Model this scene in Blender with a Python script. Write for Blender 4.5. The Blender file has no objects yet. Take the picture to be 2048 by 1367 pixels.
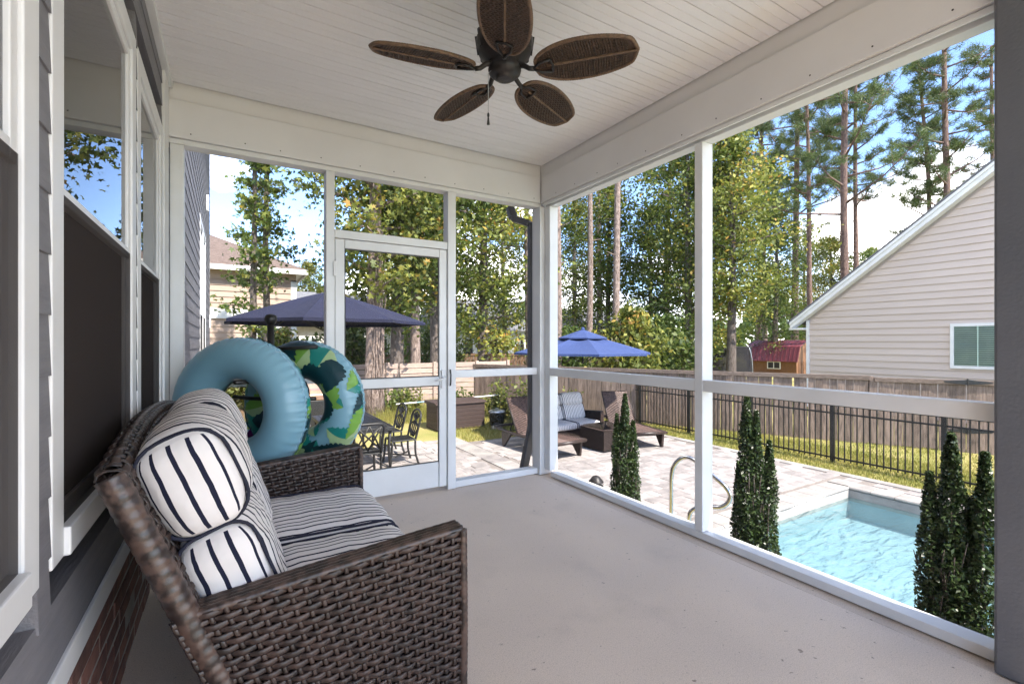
import bpy, math, random
import numpy as np
from mathutils import Matrix, Vector
R=math.radians
scene=bpy.context.scene
# ------------------------------------------------------------------ camera
cam=bpy.data.cameras.new('camera'); camo=bpy.data.objects.new('camera',cam); scene.collection.objects.link(camo)
camo.location=(0,0,1.22); camo.rotation_euler=(R(90),0,R(-30.87))
cam.sensor_width=36; cam.lens=36*947/2048; cam.clip_start=.05; cam.clip_end=2000
scene.camera=camo
# ------------------------------------------------------------------ light
SUN_EL,SUN_DX,SUN_DY=50,.20,-.98
az=math.atan2(SUN_DX,SUN_DY)                      # compass style angle from +y towards +x
w=bpy.data.worlds.new('World'); scene.world=w; w.use_nodes=True
nt=w.node_tree; N=nt.nodes; L=nt.links; N.clear()
def nd(t,**k):
    n=N.new(t)
    for a,b in k.items(): setattr(n,a,b)
    return n
out=nd('ShaderNodeOutputWorld'); bg=nd('ShaderNodeBackground'); bg.inputs['Strength'].default_value=.15
sky=nd('ShaderNodeTexSky',sky_type='NISHITA',sun_disc=False); sky.sun_elevation=R(SUN_EL); sky.sun_rotation=az
sky.air_density=.75; sky.dust_density=.05; sky.ozone_density=1.6; sky.altitude=2200
tc=nd('ShaderNodeTexCoord'); mp=nd('ShaderNodeMapping'); mp.inputs['Scale'].default_value=(1,1,1.9); mp.inputs['Location'].default_value=(1.2,.6,5.5)
ns=nd('ShaderNodeTexNoise'); ns.inputs['Scale'].default_value=2.3; ns.inputs['Detail'].default_value=9; ns.inputs['Roughness'].default_value=.52; ns.inputs['Distortion'].default_value=.15
rp=nd('ShaderNodeValToRGB'); rp.color_ramp.elements[0].position=.53; rp.color_ramp.elements[1].position=.62
mx=nd('ShaderNodeMixRGB'); mx.inputs['Color2'].default_value=(10.8,10.5,10.2,1)
hs=nd('ShaderNodeHueSaturation'); hs.inputs['Saturation'].default_value=1.0
L.new(tc.outputs['Generated'],mp.inputs['Vector']); L.new(mp.outputs[0],ns.inputs['Vector']); L.new(ns.outputs['Fac'],rp.inputs['Fac'])
L.new(rp.outputs['Color'],mx.inputs['Fac']); L.new(sky.outputs[0],hs.inputs['Color']); L.new(hs.outputs[0],mx.inputs['Color1'])
L.new(mx.outputs[0],bg.inputs['Color']); L.new(bg.outputs[0],out.inputs['Surface'])
sl=bpy.data.lights.new('sun','SUN'); sl.energy=2.5; sl.angle=R(.6); sl.color=(1,.93,.82)
so=bpy.data.objects.new('sun',sl); scene.collection.objects.link(so); so.location=(4,-10,14)
sd=Vector((SUN_DX,SUN_DY,0)).normalized()*math.cos(R(SUN_EL))+Vector((0,0,math.sin(R(SUN_EL))))
so.rotation_euler=sd.to_track_quat('Z','Y').to_euler()
vs=scene.view_settings; vs.view_transform='Standard'; vs.look='None'; vs.gamma=1; vs.exposure=2.25; vs.use_curve_mapping=False
cy=scene.cycles; cy.use_denoising=True; cy.max_bounces=7; cy.diffuse_bounces=4; cy.transparent_max_bounces=24; cy.sample_clamp_indirect=8
cy.use_adaptive_sampling=True; cy.adaptive_threshold=.015
# ------------------------------------------------------------------ helpers
COL=scene.collection; rng=np.random.default_rng(7); random.seed(7)
S0,C0=math.sin(R(30.87)),math.cos(R(30.87)); FP=947.; GZ=-.98
def PX(u,v,x=None,y=None,z=None,d=None):          # point of the place behind a picture position on a known plane
    a=(u-1024)/FP;b=(683.5-v)/FP; r=(a*C0+S0,-a*S0+C0,b)
    t=d if d is not None else (z-1.22)/b if z is not None else x/r[0] if x is not None else y/r[1]
    return Vector((r[0]*t,r[1]*t,1.22+b*t))
class MB:
    def __init__(s): s.v=[]; s.f=[]; s.m=[]; s.n=0
    def add(s,v,f,mi=0):
        v=np.asarray(v,float).reshape(-1,3); s.v.append(v); n=s.n
        s.f+= [tuple(int(i)+n for i in q) for q in f]; s.m+=[mi]*len(f); s.n+=len(v); return s
    def box(s,x0,x1,y0,y1,z0,z1,mi=0):
        return s.add([(x0,y0,z0),(x1,y0,z0),(x1,y1,z0),(x0,y1,z0),(x0,y0,z1),(x1,y0,z1),(x1,y1,z1),(x0,y1,z1)],
          [(0,3,2,1),(4,5,6,7),(0,1,5,4),(1,2,6,5),(2,3,7,6),(3,0,4,7)],mi)
    def obox(s,c,ax,ay,az_,mi=0):                 # centre and three half axes
        c,ax,ay,az_=[np.array(q,float) for q in (c,ax,ay,az_)]
        v=[c+i*ax+j*ay+k*az_ for k in(-1,1) for i,j in((-1,-1),(1,-1),(1,1),(-1,1))]
        f=[(0,3,2,1),(4,5,6,7),(0,1,5,4),(1,2,6,5),(2,3,7,6),(3,0,4,7)]
        if np.dot(np.cross(ax,ay),az_)<0: f=[q[::-1] for q in f]
        return s.add(v,f,mi)
    def bar(s,a,b,w,h,up=(0,0,1),mi=0):           # straight bar of w x h between two points
        a,b=Vector(a),Vector(b); d=(b-a); u=Vector(up)
        if abs(d.normalized().dot(u))>.98: u=Vector((1,0,0))
        x=d.cross(u).normalized(); z=x.cross(d).normalized()
        return s.obox((a+b)/2,d/2,-x*w/2,z*h/2,mi)
    def tube(s,pts,r,n=8,cap=True,mi=0,closed=False):
        pts=[Vector(p) for p in pts]; k=len(pts); rr=r if hasattr(r,'__len__') else [r]*k
        rows=[]; prev=None
        for i,p in enumerate(pts):
            t=(pts[(i+1)%k if closed else min(i+1,k-1)]-pts[(i-1)%k if closed else max(i-1,0)]).normalized()
            if prev is None:
                prev=t.cross(Vector((0,0,1)));
                if prev.length<.05: prev=t.cross(Vector((1,0,0)))
            prev=(prev-t*prev.dot(t)).normalized(); q=t.cross(prev)
            rows+= [p+(prev*math.cos(2*math.pi*j/n)+q*math.sin(2*math.pi*j/n))*rr[i] for j in range(n)]
        f=[(i*n+j,i*n+(j+1)%n,((i+1)%k)*n+(j+1)%n,((i+1)%k)*n+j) for i in range(k if closed else k-1) for j in range(n)]
        if cap and not closed: f+=[tuple(range(n-1,-1,-1)),tuple(range((k-1)*n,k*n))]
        return s.add([tuple(p) for p in rows],f,mi)
    def lathe(s,prof,n=24,c=(0,0,0),mi=0):
        k=len(prof); v=[(c[0]+r*math.cos(2*math.pi*j/n),c[1]+r*math.sin(2*math.pi*j/n),c[2]+z) for r,z in prof for j in range(n)]
        return s.add(v,[(i*n+j,i*n+(j+1)%n,(i+1)*n+(j+1)%n,(i+1)*n+j) for i in range(k-1) for j in range(n)],mi)
    def prism(s,poly,d,mi=0):                     # planar polygon pushed along d
        n=len(poly); p=[Vector(q) for q in poly]; d=Vector(d)
        nrm=sum(((p[i].cross(p[(i+1)%n])) for i in range(n)),Vector())
        f=[tuple(range(n)),tuple(range(2*n-1,n-1,-1))]+[(i,i+n,(i+1)%n+n,(i+1)%n) for i in range(n)]
        if nrm.dot(d)>0: f=[q[::-1] for q in f]
        return s.add([tuple(q) for q in p]+[tuple(q+d) for q in p],f,mi)
    def grid(s,P,mi=0,flip=False,wrapu=False):
        P=np.asarray(P); a,b=P.shape[:2]; f=[]
        for i in range(a if wrapu else a-1):
            for j in range(b-1):
                q=(i*b+j,((i+1)%a)*b+j,((i+1)%a)*b+j+1,i*b+j+1); f.append(q[::-1] if flip else q)
        return s.add(P.reshape(-1,3),f,mi)
    def mesh(s,name,mats,smooth=False,attr=None):
        me=bpy.data.meshes.new(name); v=np.concatenate(s.v) if s.v else np.zeros((0,3))
        me.from_pydata(v.tolist(),[],s.f)
        for m in (mats if isinstance(mats,(list,tuple)) else [mats]): me.materials.append(m)
        if any(s.m): me.polygons.foreach_set('material_index',s.m)
        if smooth: me.polygons.foreach_set('use_smooth',[True]*len(s.f))
        me.update(); return me
    def build(s,name,mats,parent=None,smooth=False,bevel=0,world=True,**tags):
        return put(name,s.mesh(name,mats,smooth),parent,bevel,world,**tags)
def put(name,me,parent=None,bevel=0,world=True,loc=None,rot=None,scale=None,**tags):
    o=bpy.data.objects.new(name,me); COL.objects.link(o)
    if loc is not None: o.location=loc
    if rot is not None: o.rotation_euler=rot
    if scale is not None: o.scale=scale
    if parent is not None:
        o.parent=parent
        if world: o.matrix_parent_inverse=parent.matrix_basis.inverted()
    if bevel:
        b=o.modifiers.new('bevel','BEVEL'); b.width=bevel; b.segments=2; b.limit_method='ANGLE'; b.angle_limit=R(40)
    tag(o,**tags); return o
def tag(o,label=None,cat=None,group=None,kind=None):
    if label: o['label']=label
    if cat: o['category']=cat
    if group: o['group']=group
    if kind: o['kind']=kind
    return o
def thing(name,label,cat,loc=(0,0,0),rz=0,group=None):
    o=bpy.data.objects.new(name,None); COL.objects.link(o); o.location=loc; o.rotation_euler=(0,0,rz); o.empty_display_size=.1
    return tag(o,label,cat,group)
def copy_tree(o,parent=None):
    c=o.copy(); COL.objects.link(c); c.parent=parent
    for ch in [q for q in bpy.data.objects if q.parent==o]: copy_tree(ch,c)
    return c
# ------------------------------------------------------------------ materials
def newmat(name):
    m=bpy.data.materials.new(name); m.use_nodes=True; return m,m.node_tree.nodes,m.node_tree.links,m.node_tree.nodes['Principled BSDF']
def mat(name,col,rough=.6,col2=None,metal=0,scale=6,bump=0,bscale=60,stretch=(1,1,1),rnd=0,spec=.5,detail=4,lo=.35,hi=.65,bdist=.01,obj=False):
    m,n,l,p=newmat(name); p.inputs['Roughness'].default_value=rough; p.inputs['Metallic'].default_value=metal; p.inputs['Specular IOR Level'].default_value=spec
    if col2 is None: col2=tuple(c*.8 for c in col)
    if obj: g=n.new('ShaderNodeTexCoord').outputs['Object']
    else: g=n.new('ShaderNodeNewGeometry').outputs['Position']
    mp=n.new('ShaderNodeMapping'); mp.inputs['Scale'].default_value=stretch; l.new(g,mp.inputs['Vector'])
    t=n.new('ShaderNodeTexNoise'); t.inputs['Scale'].default_value=scale; t.inputs['Detail'].default_value=detail; l.new(mp.outputs[0],t.inputs['Vector'])
    r=n.new('ShaderNodeValToRGB'); e=r.color_ramp.elements; e[0].position=lo; e[1].position=hi; e[0].color=(*col,1); e[1].color=(*col2,1)
    l.new(t.outputs['Fac'],r.inputs['Fac']); c=r.outputs['Color']
    if rnd:
        oi=n.new('ShaderNodeObjectInfo'); mr=n.new('ShaderNodeMapRange'); mr.inputs['To Min'].default_value=1-rnd; mr.inputs['To Max'].default_value=1+rnd
        l.new(oi.outputs['Random'],mr.inputs['Value']); hv=n.new('ShaderNodeHueSaturation'); l.new(mr.outputs[0],hv.inputs['Value']); l.new(c,hv.inputs['Color']); c=hv.outputs[0]
        ad=n.new('ShaderNodeVectorMath'); ad.operation='ADD'; ml=n.new('ShaderNodeMath'); ml.operation='MULTIPLY'; ml.inputs[1].default_value=37
        l.new(oi.outputs['Random'],ml.inputs[0]); l.new(g,ad.inputs[0]); l.new(ml.outputs[0],ad.inputs[1]); l.new(ad.outputs[0],mp.inputs['Vector'])
    l.new(c,p.inputs['Base Color'])
    if bump:
        b=n.new('ShaderNodeTexNoise'); b.inputs['Scale'].default_value=bscale; b.inputs['Detail'].default_value=5; l.new(mp.outputs[0],b.inputs['Vector'])
        bp=n.new('ShaderNodeBump'); bp.inputs['Strength'].default_value=bump; bp.inputs['Distance'].default_value=bdist; l.new(b.outputs['Fac'],bp.inputs['Height']); l.new(bp.outputs[0],p.inputs['Normal'])
    return m
def mat_leaf(name,ramp,trans=.35,rough=.55):
    m,n,l,p=newmat(name); a=n.new('ShaderNodeAttribute'); a.attribute_name='lv'
    r=n.new('ShaderNodeValToRGB'); e=r.color_ramp.elements
    while len(e)<len(ramp): e.new(.5)
    for q,(pos,c) in zip(e,ramp): q.position=pos; q.color=(*c,1)
    oi=n.new('ShaderNodeObjectInfo'); mr=n.new('ShaderNodeMapRange'); mr.inputs['To Min'].default_value=.8; mr.inputs['To Max'].default_value=1.25
    hv=n.new('ShaderNodeHueSaturation'); l.new(oi.outputs['Random'],mr.inputs['Value']); l.new(mr.outputs[0],hv.inputs['Value'])
    l.new(a.outputs['Fac'],r.inputs['Fac']); l.new(r.outputs['Color'],hv.inputs['Color']); l.new(hv.outputs[0],p.inputs['Base Color']); p.inputs['Roughness'].default_value=rough
    t=n.new('ShaderNodeBsdfTranslucent'); l.new(hv.outputs[0],t.inputs['Color']); mx=n.new('ShaderNodeMixShader'); mx.inputs['Fac'].default_value=trans
    l.new(p.outputs[0],mx.inputs[1]); l.new(t.outputs[0],mx.inputs[2]); l.new(mx.outputs[0],n['Material Output'].inputs['Surface']); return m
M={}
M['white']=mat('white_vinyl',(.78,.78,.78),.42,(.70,.70,.70),scale=3,bump=.06,bscale=35)
M['ceil']=mat('soffit_vinyl',(.81,.79,.80),.5,(.775,.755,.765),scale=2,bump=.05,bscale=30,rnd=.02)
M['beamw']=mat('beam_coil',(.735,.72,.725),.45,(.68,.665,.67),scale=2,bump=.15,bscale=9,bdist=.006)
def mat_concrete():
    m=mat('concrete',(.74,.61,.495),.6,(.66,.545,.445),scale=1.3,bump=.3,bscale=180,bdist=.004,detail=9,lo=.3,hi=.7)
    n=m.node_tree.nodes; l=m.node_tree.links; p=n['Principled BSDF']; src=p.inputs['Base Color'].links[0].from_socket; g=n.new('ShaderNodeNewGeometry')
    for sc_,lo,hi,c,f in ((95,.60,.80,(.62,.60,.58),.8),(26,.70,.735,(.30,.27,.25),.8),(3.4,.57,.80,(.82,.82,.83),.7),(240,.42,.60,(.80,.79,.78),.9)):
        t=n.new('ShaderNodeTexNoise'); t.inputs['Scale'].default_value=sc_; t.inputs['Detail'].default_value=3; l.new(g.outputs['Position'],t.inputs['Vector'])
        r=n.new('ShaderNodeMapRange'); r.inputs['From Min'].default_value=lo; r.inputs['From Max'].default_value=hi; r.inputs['To Max'].default_value=f; l.new(t.outputs['Fac'],r.inputs['Value'])
        x=n.new('ShaderNodeMixRGB'); x.blend_type='MULTIPLY'; x.inputs['Color2'].default_value=(*c,1); l.new(r.outputs[0],x.inputs['Fac']); l.new(src,x.inputs['Color1']); src=x.outputs[0]
    l.new(src,p.inputs['Base Color']); return m
M['concrete']=mat_concrete()
M['siding']=mat('grey_siding',(.20,.195,.21),.65,(.165,.16,.175),scale=3,bump=.5,bscale=16,stretch=(8,1,9),rnd=.05,bdist=.006)
M['brick']=mat('brick',(.25,.11,.08),.9,(.13,.06,.05),scale=14,bump=.5,bscale=70,rnd=.35)
M['brickpale']=mat('brick_pale',(.42,.33,.28),.9,(.30,.15,.11),scale=10,bump=.5,bscale=70,rnd=.3)
M['mortar']=mat('mortar',(.42,.38,.34),.95,bump=.4,bscale=80)
M['dark']=mat('room_dark',(.035,.03,.032),.8,(.028,.024,.026),scale=5,stretch=(1,12,.4))  # near-black colour standing in for unlit rooms behind windows
M['wick']=mat('wicker',(.056,.034,.027),.44,(.015,.0095,.008),scale=34,bump=.35,bscale=160,stretch=(1,1,1),spec=.55,bdist=.002)
M['wrap']=mat('wicker_wrap',(.080,.049,.038),.36,(.022,.014,.012),scale=30,bump=.3,bscale=120,spec=.55,lo=.44,hi=.56,bdist=.002)
M['fan_wick']=mat('fan_wicker',(.075,.044,.028),.55,(.035,.021,.014),scale=60,bump=.3,bscale=150,bdist=.002)
M['fan_rim']=mat('fan_rim',(.155,.095,.055),.55,(.085,.05,.03),scale=70,bump=.4,bscale=140,bdist=.002)
M['bronze']=mat('dark_bronze',(.012,.011,.012),.45,(.022,.018,.017),scale=25,bump=.15,bscale=50,spec=.4)
M['iron']=mat('black_metal',(.012,.012,.013),.45,(.02,.019,.018),scale=20)
M['steel']=mat('steel',(.62,.60,.58),.16,(.52,.5,.48),metal=1,scale=9)
M['galv']=mat('galvanised',(.5,.51,.52),.38,(.36,.37,.38),metal=.9,scale=12)
M['greypost']=mat('grey_paint',(.115,.12,.135),.6,(.10,.105,.12),scale=4,bump=.2,bscale=90)
M['down']=mat('grey_downspout',(.11,.11,.12),.45,(.09,.09,.10),scale=4)
M['paver']=mat('paver',(.33,.297,.28),.9,(.225,.203,.195),scale=5,bump=.5,bscale=60,rnd=.2,detail=8)
M['paverlight']=mat('light_stone',(.35,.32,.295),.9,(.25,.23,.215),scale=4,bump=.4,bscale=60,rnd=.1,detail=8)
M['joint']=mat('joint_sand',(.22,.19,.17),.95,bump=.4,bscale=60)
M['pool']=mat('pool_plaster',(.33,.42,.45),.7,(.28,.37,.405),scale=2.5,detail=8)
M['woodg']=mat('weathered_wood',(.25,.185,.15),.9,(.13,.095,.077),scale=7,bump=.5,bscale=24,stretch=(5,5,.6),rnd=.25,detail=8)
M['woodcap']=mat('weathered_rail',(.20,.15,.122),.9,(.12,.09,.074),scale=6,bump=.5,bscale=30,stretch=(3,1,6))
M['woodl']=mat('pale_wood',(.46,.355,.295),.85,(.35,.26,.215),scale=5,bump=.4,bscale=24,stretch=(1,4,9),rnd=.12)
M['woodb']=mat('brown_wood',(.19,.115,.07),.9,(.12,.07,.045),scale=4,stretch=(4,4,.6),detail=6)
M['vinyl']=mat('beige_vinyl',(.555,.468,.418),.55,(.53,.443,.393),scale=1.2,rnd=.02)
M['tan']=mat('tan_siding',(.40,.30,.24),.6,(.375,.28,.225),scale=1.5,rnd=.03)
M['shingle']=mat('brown_shingle',(.165,.12,.10),.9,(.085,.06,.05),scale=7,stretch=(1,2,6),bump=.6,bscale=14,detail=6)
M['shinglegrey']=mat('grey_shingle',(.17,.17,.18),.9,(.11,.11,.12),scale=9,bump=.4,bscale=12)
M['maroon']=mat('maroon_metal',(.16,.035,.045),.35,(.13,.03,.04),scale=2)
M['cedar']=mat('cedar',(.22,.10,.04),.7,(.15,.066,.028),scale=6,stretch=(6,6,.7))
M['barkg']=mat('bark_grey',(.20,.165,.145),.95,(.085,.066,.056),scale=9,stretch=(2.5,2.5,.7),bump=1,bscale=22,bdist=.05,detail=8)
M['barkr']=mat('bark_pine',(.24,.155,.125),.95,(.10,.062,.052),scale=8,stretch=(2.5,2.5,.8),bump=1,bscale=20,bdist=.05,detail=8)
M['barkp']=mat('bark_pale',(.36,.28,.24),.95,(.16,.115,.095),scale=7,stretch=(2.5,2.5,.8),bump=1,bscale=18,bdist=.05,detail=8)
M['navy']=mat('navy_canvas',(.008,.0105,.038),.85,(.007,.009,.032),scale=5)
M['blue']=mat('blue_canvas',(.033,.058,.17),.85,(.029,.051,.15),scale=5)
M['boxbrown']=mat('brown_resin',(.055,.034,.029),.6,(.045,.028,.024),scale=9,bump=.25,bscale=30,stretch=(1,1,6))
M['bag']=mat('black_plastic',(.012,.012,.013),.25,bump=.9,bscale=16,bdist=.05)
M['ring']=mat('float_vinyl',(.21,.40,.50),.30,(.20,.385,.48),scale=4,spec=.5)
M['g1']=mat('print_green',(.20,.42,.07),.35); M['g2']=mat('print_teal',(.015,.24,.21),.35); M['g3']=mat('print_dark',(.006,.045,.06),.35); M['g4']=mat('print_pale',(.42,.58,.30),.35)
M['purple']=mat('purple_vinyl',(.12,.015,.12),.25); M['tealv']=mat('teal_vinyl',(.02,.13,.17),.25); M['lime']=mat('lime_vinyl',(.55,.62,.08),.3); M['paleblue']=mat('pale_blue_vinyl',(.35,.55,.7),.25)
M['copper']=mat('copper_lid',(.45,.27,.19),.35,metal=.6)
M['soil']=mat('leaf_litter',(.20,.125,.07),.95,(.11,.075,.04),scale=5,bump=.8,bscale=30,detail=8)
M['piping']=mat('navy_piping',(.012,.014,.032),.8)
M['blind']=mat('green_blind',(.46,.62,.53),.6,(.42,.57,.49),scale=2)
M['whitewall']=mat('white_siding',(.74,.72,.70),.6)
M['net']=mat('dark_net',(.03,.03,.033),.8)
def mat_grass():
    m=mat('lawn',(.24,.235,.06),.95,(.40,.32,.13),scale=1.1,bump=.8,bscale=45,bdist=.04,detail=9,lo=.38,hi=.72); return m
M['lawn']=mat_grass()
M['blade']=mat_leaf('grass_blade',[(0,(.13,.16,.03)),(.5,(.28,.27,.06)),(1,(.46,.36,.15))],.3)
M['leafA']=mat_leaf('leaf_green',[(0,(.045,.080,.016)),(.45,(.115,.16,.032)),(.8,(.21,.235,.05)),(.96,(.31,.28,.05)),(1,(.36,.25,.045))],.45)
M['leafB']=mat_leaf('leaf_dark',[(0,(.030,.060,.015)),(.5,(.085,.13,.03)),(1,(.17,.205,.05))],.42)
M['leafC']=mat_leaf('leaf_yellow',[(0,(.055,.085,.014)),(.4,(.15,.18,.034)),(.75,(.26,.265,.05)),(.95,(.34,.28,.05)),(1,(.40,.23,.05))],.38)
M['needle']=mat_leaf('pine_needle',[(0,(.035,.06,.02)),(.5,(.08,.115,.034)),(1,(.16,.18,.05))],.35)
M['holly']=mat_leaf('holly_leaf',[(0,(.016,.032,.011)),(.6,(.04,.068,.02)),(1,(.095,.13,.04))],.18,.36)
def mat_stripe(name,step=.0445,wid=.25):
    m,n,l,p=newmat(name); p.inputs['Roughness'].default_value=.9; p.inputs['Specular IOR Level'].default_value=.2
    a=n.new('ShaderNodeAttribute'); a.attribute_name='sc'
    ge=n.new('ShaderNodeNewGeometry'); nz=n.new('ShaderNodeTexNoise'); nz.inputs['Scale'].default_value=11; l.new(ge.outputs['Position'],nz.inputs['Vector'])
    wb=n.new('ShaderNodeMath'); wb.operation='MULTIPLY_ADD'; wb.inputs[1].default_value=.010; l.new(nz.outputs['Fac'],wb.inputs[0]); l.new(a.outputs['Fac'],wb.inputs[2])
    d=n.new('ShaderNodeMath'); d.operation='DIVIDE'; d.inputs[1].default_value=step; l.new(wb.outputs[0],d.inputs[0])
    f=n.new('ShaderNodeMath'); f.operation='FRACT'; l.new(d.outputs[0],f.inputs[0])
    lt=n.new('ShaderNodeMath'); lt.operation='LESS_THAN'; lt.inputs[1].default_value=wid; l.new(f.outputs[0],lt.inputs[0])
    mx=n.new('ShaderNodeMixRGB'); mx.inputs['Color1'].default_value=(.74,.70,.68,1); mx.inputs['Color2'].default_value=(.014,.016,.036,1); l.new(lt.outputs[0],mx.inputs['Fac']); l.new(mx.outputs[0],p.inputs['Base Color'])
    b=n.new('ShaderNodeTexNoise'); b.inputs['Scale'].default_value=18; l.new(ge.outputs['Position'],b.inputs['Vector']); bp=n.new('ShaderNodeBump'); bp.inputs['Strength'].default_value=.5; bp.inputs['Distance'].default_value=.012
    l.new(b.outputs['Fac'],bp.inputs['Height']); l.new(bp.outputs[0],p.inputs['Normal']); return m
M['stripe']=mat_stripe('striped_fabric')
def mat_thin(name,col,alpha,gloss=0,ior=1.5,rough=.0,bump=0,bscale=4,tint=(1,1,1),bdist=.02,stretch=(1,1,1)):
    m,n,l,p=newmat(name); n.remove(p); o=n['Material Output']
    t=n.new('ShaderNodeBsdfTransparent'); t.inputs['Color'].default_value=(*tint,1); d=n.new('ShaderNodeBsdfDiffuse'); d.inputs['Color'].default_value=(*col,1)
    mx=n.new('ShaderNodeMixShader'); mx.inputs['Fac'].default_value=alpha; l.new(t.outputs[0],mx.inputs[1]); l.new(d.outputs[0],mx.inputs[2]); res=mx
    if gloss:
        g=n.new('ShaderNodeBsdfGlossy'); g.inputs['Roughness'].default_value=rough; fr=n.new('ShaderNodeFresnel'); fr.inputs['IOR'].default_value=ior
        m2=n.new('ShaderNodeMixShader'); l.new(fr.outputs[0],m2.inputs['Fac']); l.new(mx.outputs[0],m2.inputs[1]); l.new(g.outputs[0],m2.inputs[2]); res=m2
        if bump:
            ge=n.new('ShaderNodeNewGeometry'); mp=n.new('ShaderNodeMapping'); mp.inputs['Scale'].default_value=stretch; l.new(ge.outputs['Position'],mp.inputs['Vector'])
            b=n.new('ShaderNodeTexNoise'); b.inputs['Scale'].default_value=bscale; b.inputs['Detail'].default_value=4; b.inputs['Distortion'].default_value=.6; l.new(mp.outputs[0],b.inputs['Vector'])
            bp=n.new('ShaderNodeBump'); bp.inputs['Strength'].default_value=bump; bp.inputs['Distance'].default_value=bdist; l.new(b.outputs['Fac'],bp.inputs['Height'])
            l.new(bp.outputs[0],g.inputs['Normal']); l.new(bp.outputs[0],fr.inputs['Normal'])
    l.new(res.outputs[0],o.inputs['Surface']); return m
M['screen']=mat_thin('insect_screen',(.10,.10,.105),.07)
M['winscreen']=mat_thin('window_screen',(.050,.042,.040),.76)
M['glass']=mat_thin('window_glass',(.03,.03,.035),.45,1,2.1)
M['tableglass']=mat_thin('table_glass',(.03,.03,.03),.1,1,1.5)
M['water']=mat_thin('pool_water',(.22,.40,.45),.10,1,1.33,.03,.5,3.4,(.80,.925,.95),.06,(1,2.6,1))
def smooth_path(p,n=8):
    p=[Vector(q) for q in p]; o=[]
    for i in range(len(p)-1):
        a,b,c,d=p[max(i-1,0)],p[i],p[i+1],p[min(i+2,len(p)-1)]
        for k in range(n):
            t=k/n; o.append(.5*((2*b)+(c-a)*t+(2*a-5*b+4*c-d)*t*t+(3*b-a-3*c+d)*t**3))
    return o+[p[-1]]
# ================================================================== SETTING
def gz(x,y): return GZ-.02+.04*min(max(y-9.6,0),7)
PX0,PX1,PY0,PY1=4.4,8.04,-6.0,3.53        # pool
def ground():
    xs=sorted(set([-400,-120,-60,-30,-15,-8,-4,0,PX0,PX1,9,12,16,22,30,45,70,120,400]+[2.2,6])); ys=sorted(set([-400,-100,-40,-15,PY0,PY1,0,7,9.6,10.5,12,13.5,15,16.6,20,30,50,100,400]))
    m=MB(); v=[(x,y,gz(x,y)) for x in xs for y in ys]; f=[]; ny=len(ys)
    for i in range(len(xs)-1):
        for j in range(ny-1):
            cx,cy_=(xs[i]+xs[i+1])/2,(ys[j]+ys[j+1])/2
            if PX0<cx<PX1 and PY0<cy_<PY1: continue
            f.append((i*ny+j,(i+1)*ny+j,(i+1)*ny+j+1,i*ny+j+1))
    m.add(v,f); m.build('ground',M['lawn'],smooth=True,kind='structure')
ground()
# porch floor slab and its bricks
m=MB(); m.box(-.36,2.425,-4.5,3.76,GZ-.2,0)  # rear stretch runs on unseen, added to bounce sunlight onto the ceiling
porch=m.build('porch_floor',M['concrete'],bevel=.006,kind='structure')
m=MB(); m.box(2.431,2.60,-1.6,3.76,GZ-.2,-.004); m.build('floor_border',M['concrete'],porch,bevel=.006)
m=MB(); m.box(2.604,2.70,-1.6,3.76,GZ-.2,-.105); m.build('brick_base',M['mortar'],porch)
bm_=MB().box(-.048,.048,-.097,.097,-.045,.045).mesh('brick',M['brickpale'])
bm2=MB().box(-.048,.048,-.097,.097,-.045,.045).mesh('brick',M['brick'])
for k in range(26):
    put('brick',bm2 if rng.random()<.4 else bm_,porch,.006,loc=(2.655+rng.normal(0,.004),-1.45+.205*k,-.052+rng.normal(0,.003)),rot=(0,0,rng.normal(0,.02)))
# ceiling of planks
m=MB(); m.box(-.42,2.48,-1.65,3.62,2.856,2.90); ceil=m.build('ceiling',M['greypost'],kind='structure')  # dark backing colour puts shade into the gaps between planks
pl=MB().add([(-.36,-.0492,2.842),(2.475,-.0492,2.842),(2.475,.0492,2.842),(-.36,.0492,2.842),(-.36,-.0510,2.853),(2.475,-.0510,2.853),(2.475,.0510,2.853),(-.36,.0510,2.853),
   (-.36,-.003,2.842),(2.475,-.003,2.842),(-.36,.003,2.842),(2.475,.003,2.842),(-.36,0,2.8475),(2.475,0,2.8475)],
   [(0,8,9,1),(8,12,13,9),(12,10,11,13),(10,3,2,11),(0,1,5,4),(2,3,7,6),(4,5,6,7)]).mesh('ceiling_plank',M['ceil'])
for k in range(50): put('ceiling_plank',pl,ceil,loc=(0,3.565-.1053*k,rng.normal(0,.0006)))
m=MB(); m.box(-.44,3.06,-1.9,4.1,2.95,3.12); m.build('porch_roof',M['shinglegrey'],kind='structure')  # right overhang, out of view, widened to keep direct sun off the floor
m=MB(); m.box(-.36,-.30,-1.6,3.62,2.80,2.84); m.build('ceiling_trim',M['white'],ceil,bevel=.004)
# beams
b1=MB().box(-.37,2.478,3.634,3.79,2.50,2.95).build('beam_far',M['beamw'],kind='structure')
MB().box(-.345,2.47,3.618,3.633,2.50,2.735).build('beam_facing',M['beamw'],b1,bevel=.004)
MB().box(-.345,2.49,3.636,3.735,2.465,2.498).build('beam_lip',M['white'],b1,bevel=.003)
b2=MB().box(2.482,2.66,-1.9,3.80,2.50,2.95).build('beam_right',M['beamw'],kind='structure')
MB().box(2.466,2.481,-1.6,3.60,2.50,2.735).build('beam_facing',M['beamw'],b2,bevel=.004)
MB().box(2.485,2.50,-1.6,3.60,2.472,2.498).build('beam_lip',M['white'],b2,bevel=.003)
MB().box(2.52,2.60,-1.6,3.60,2.458,2.497).build('screen_track',M['white'],b2,bevel=.003)
nh_=MB().lathe([(0,.002),(.0035,.0015),(.0042,0)],8).mesh('nail_head',M['bronze'])
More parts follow.
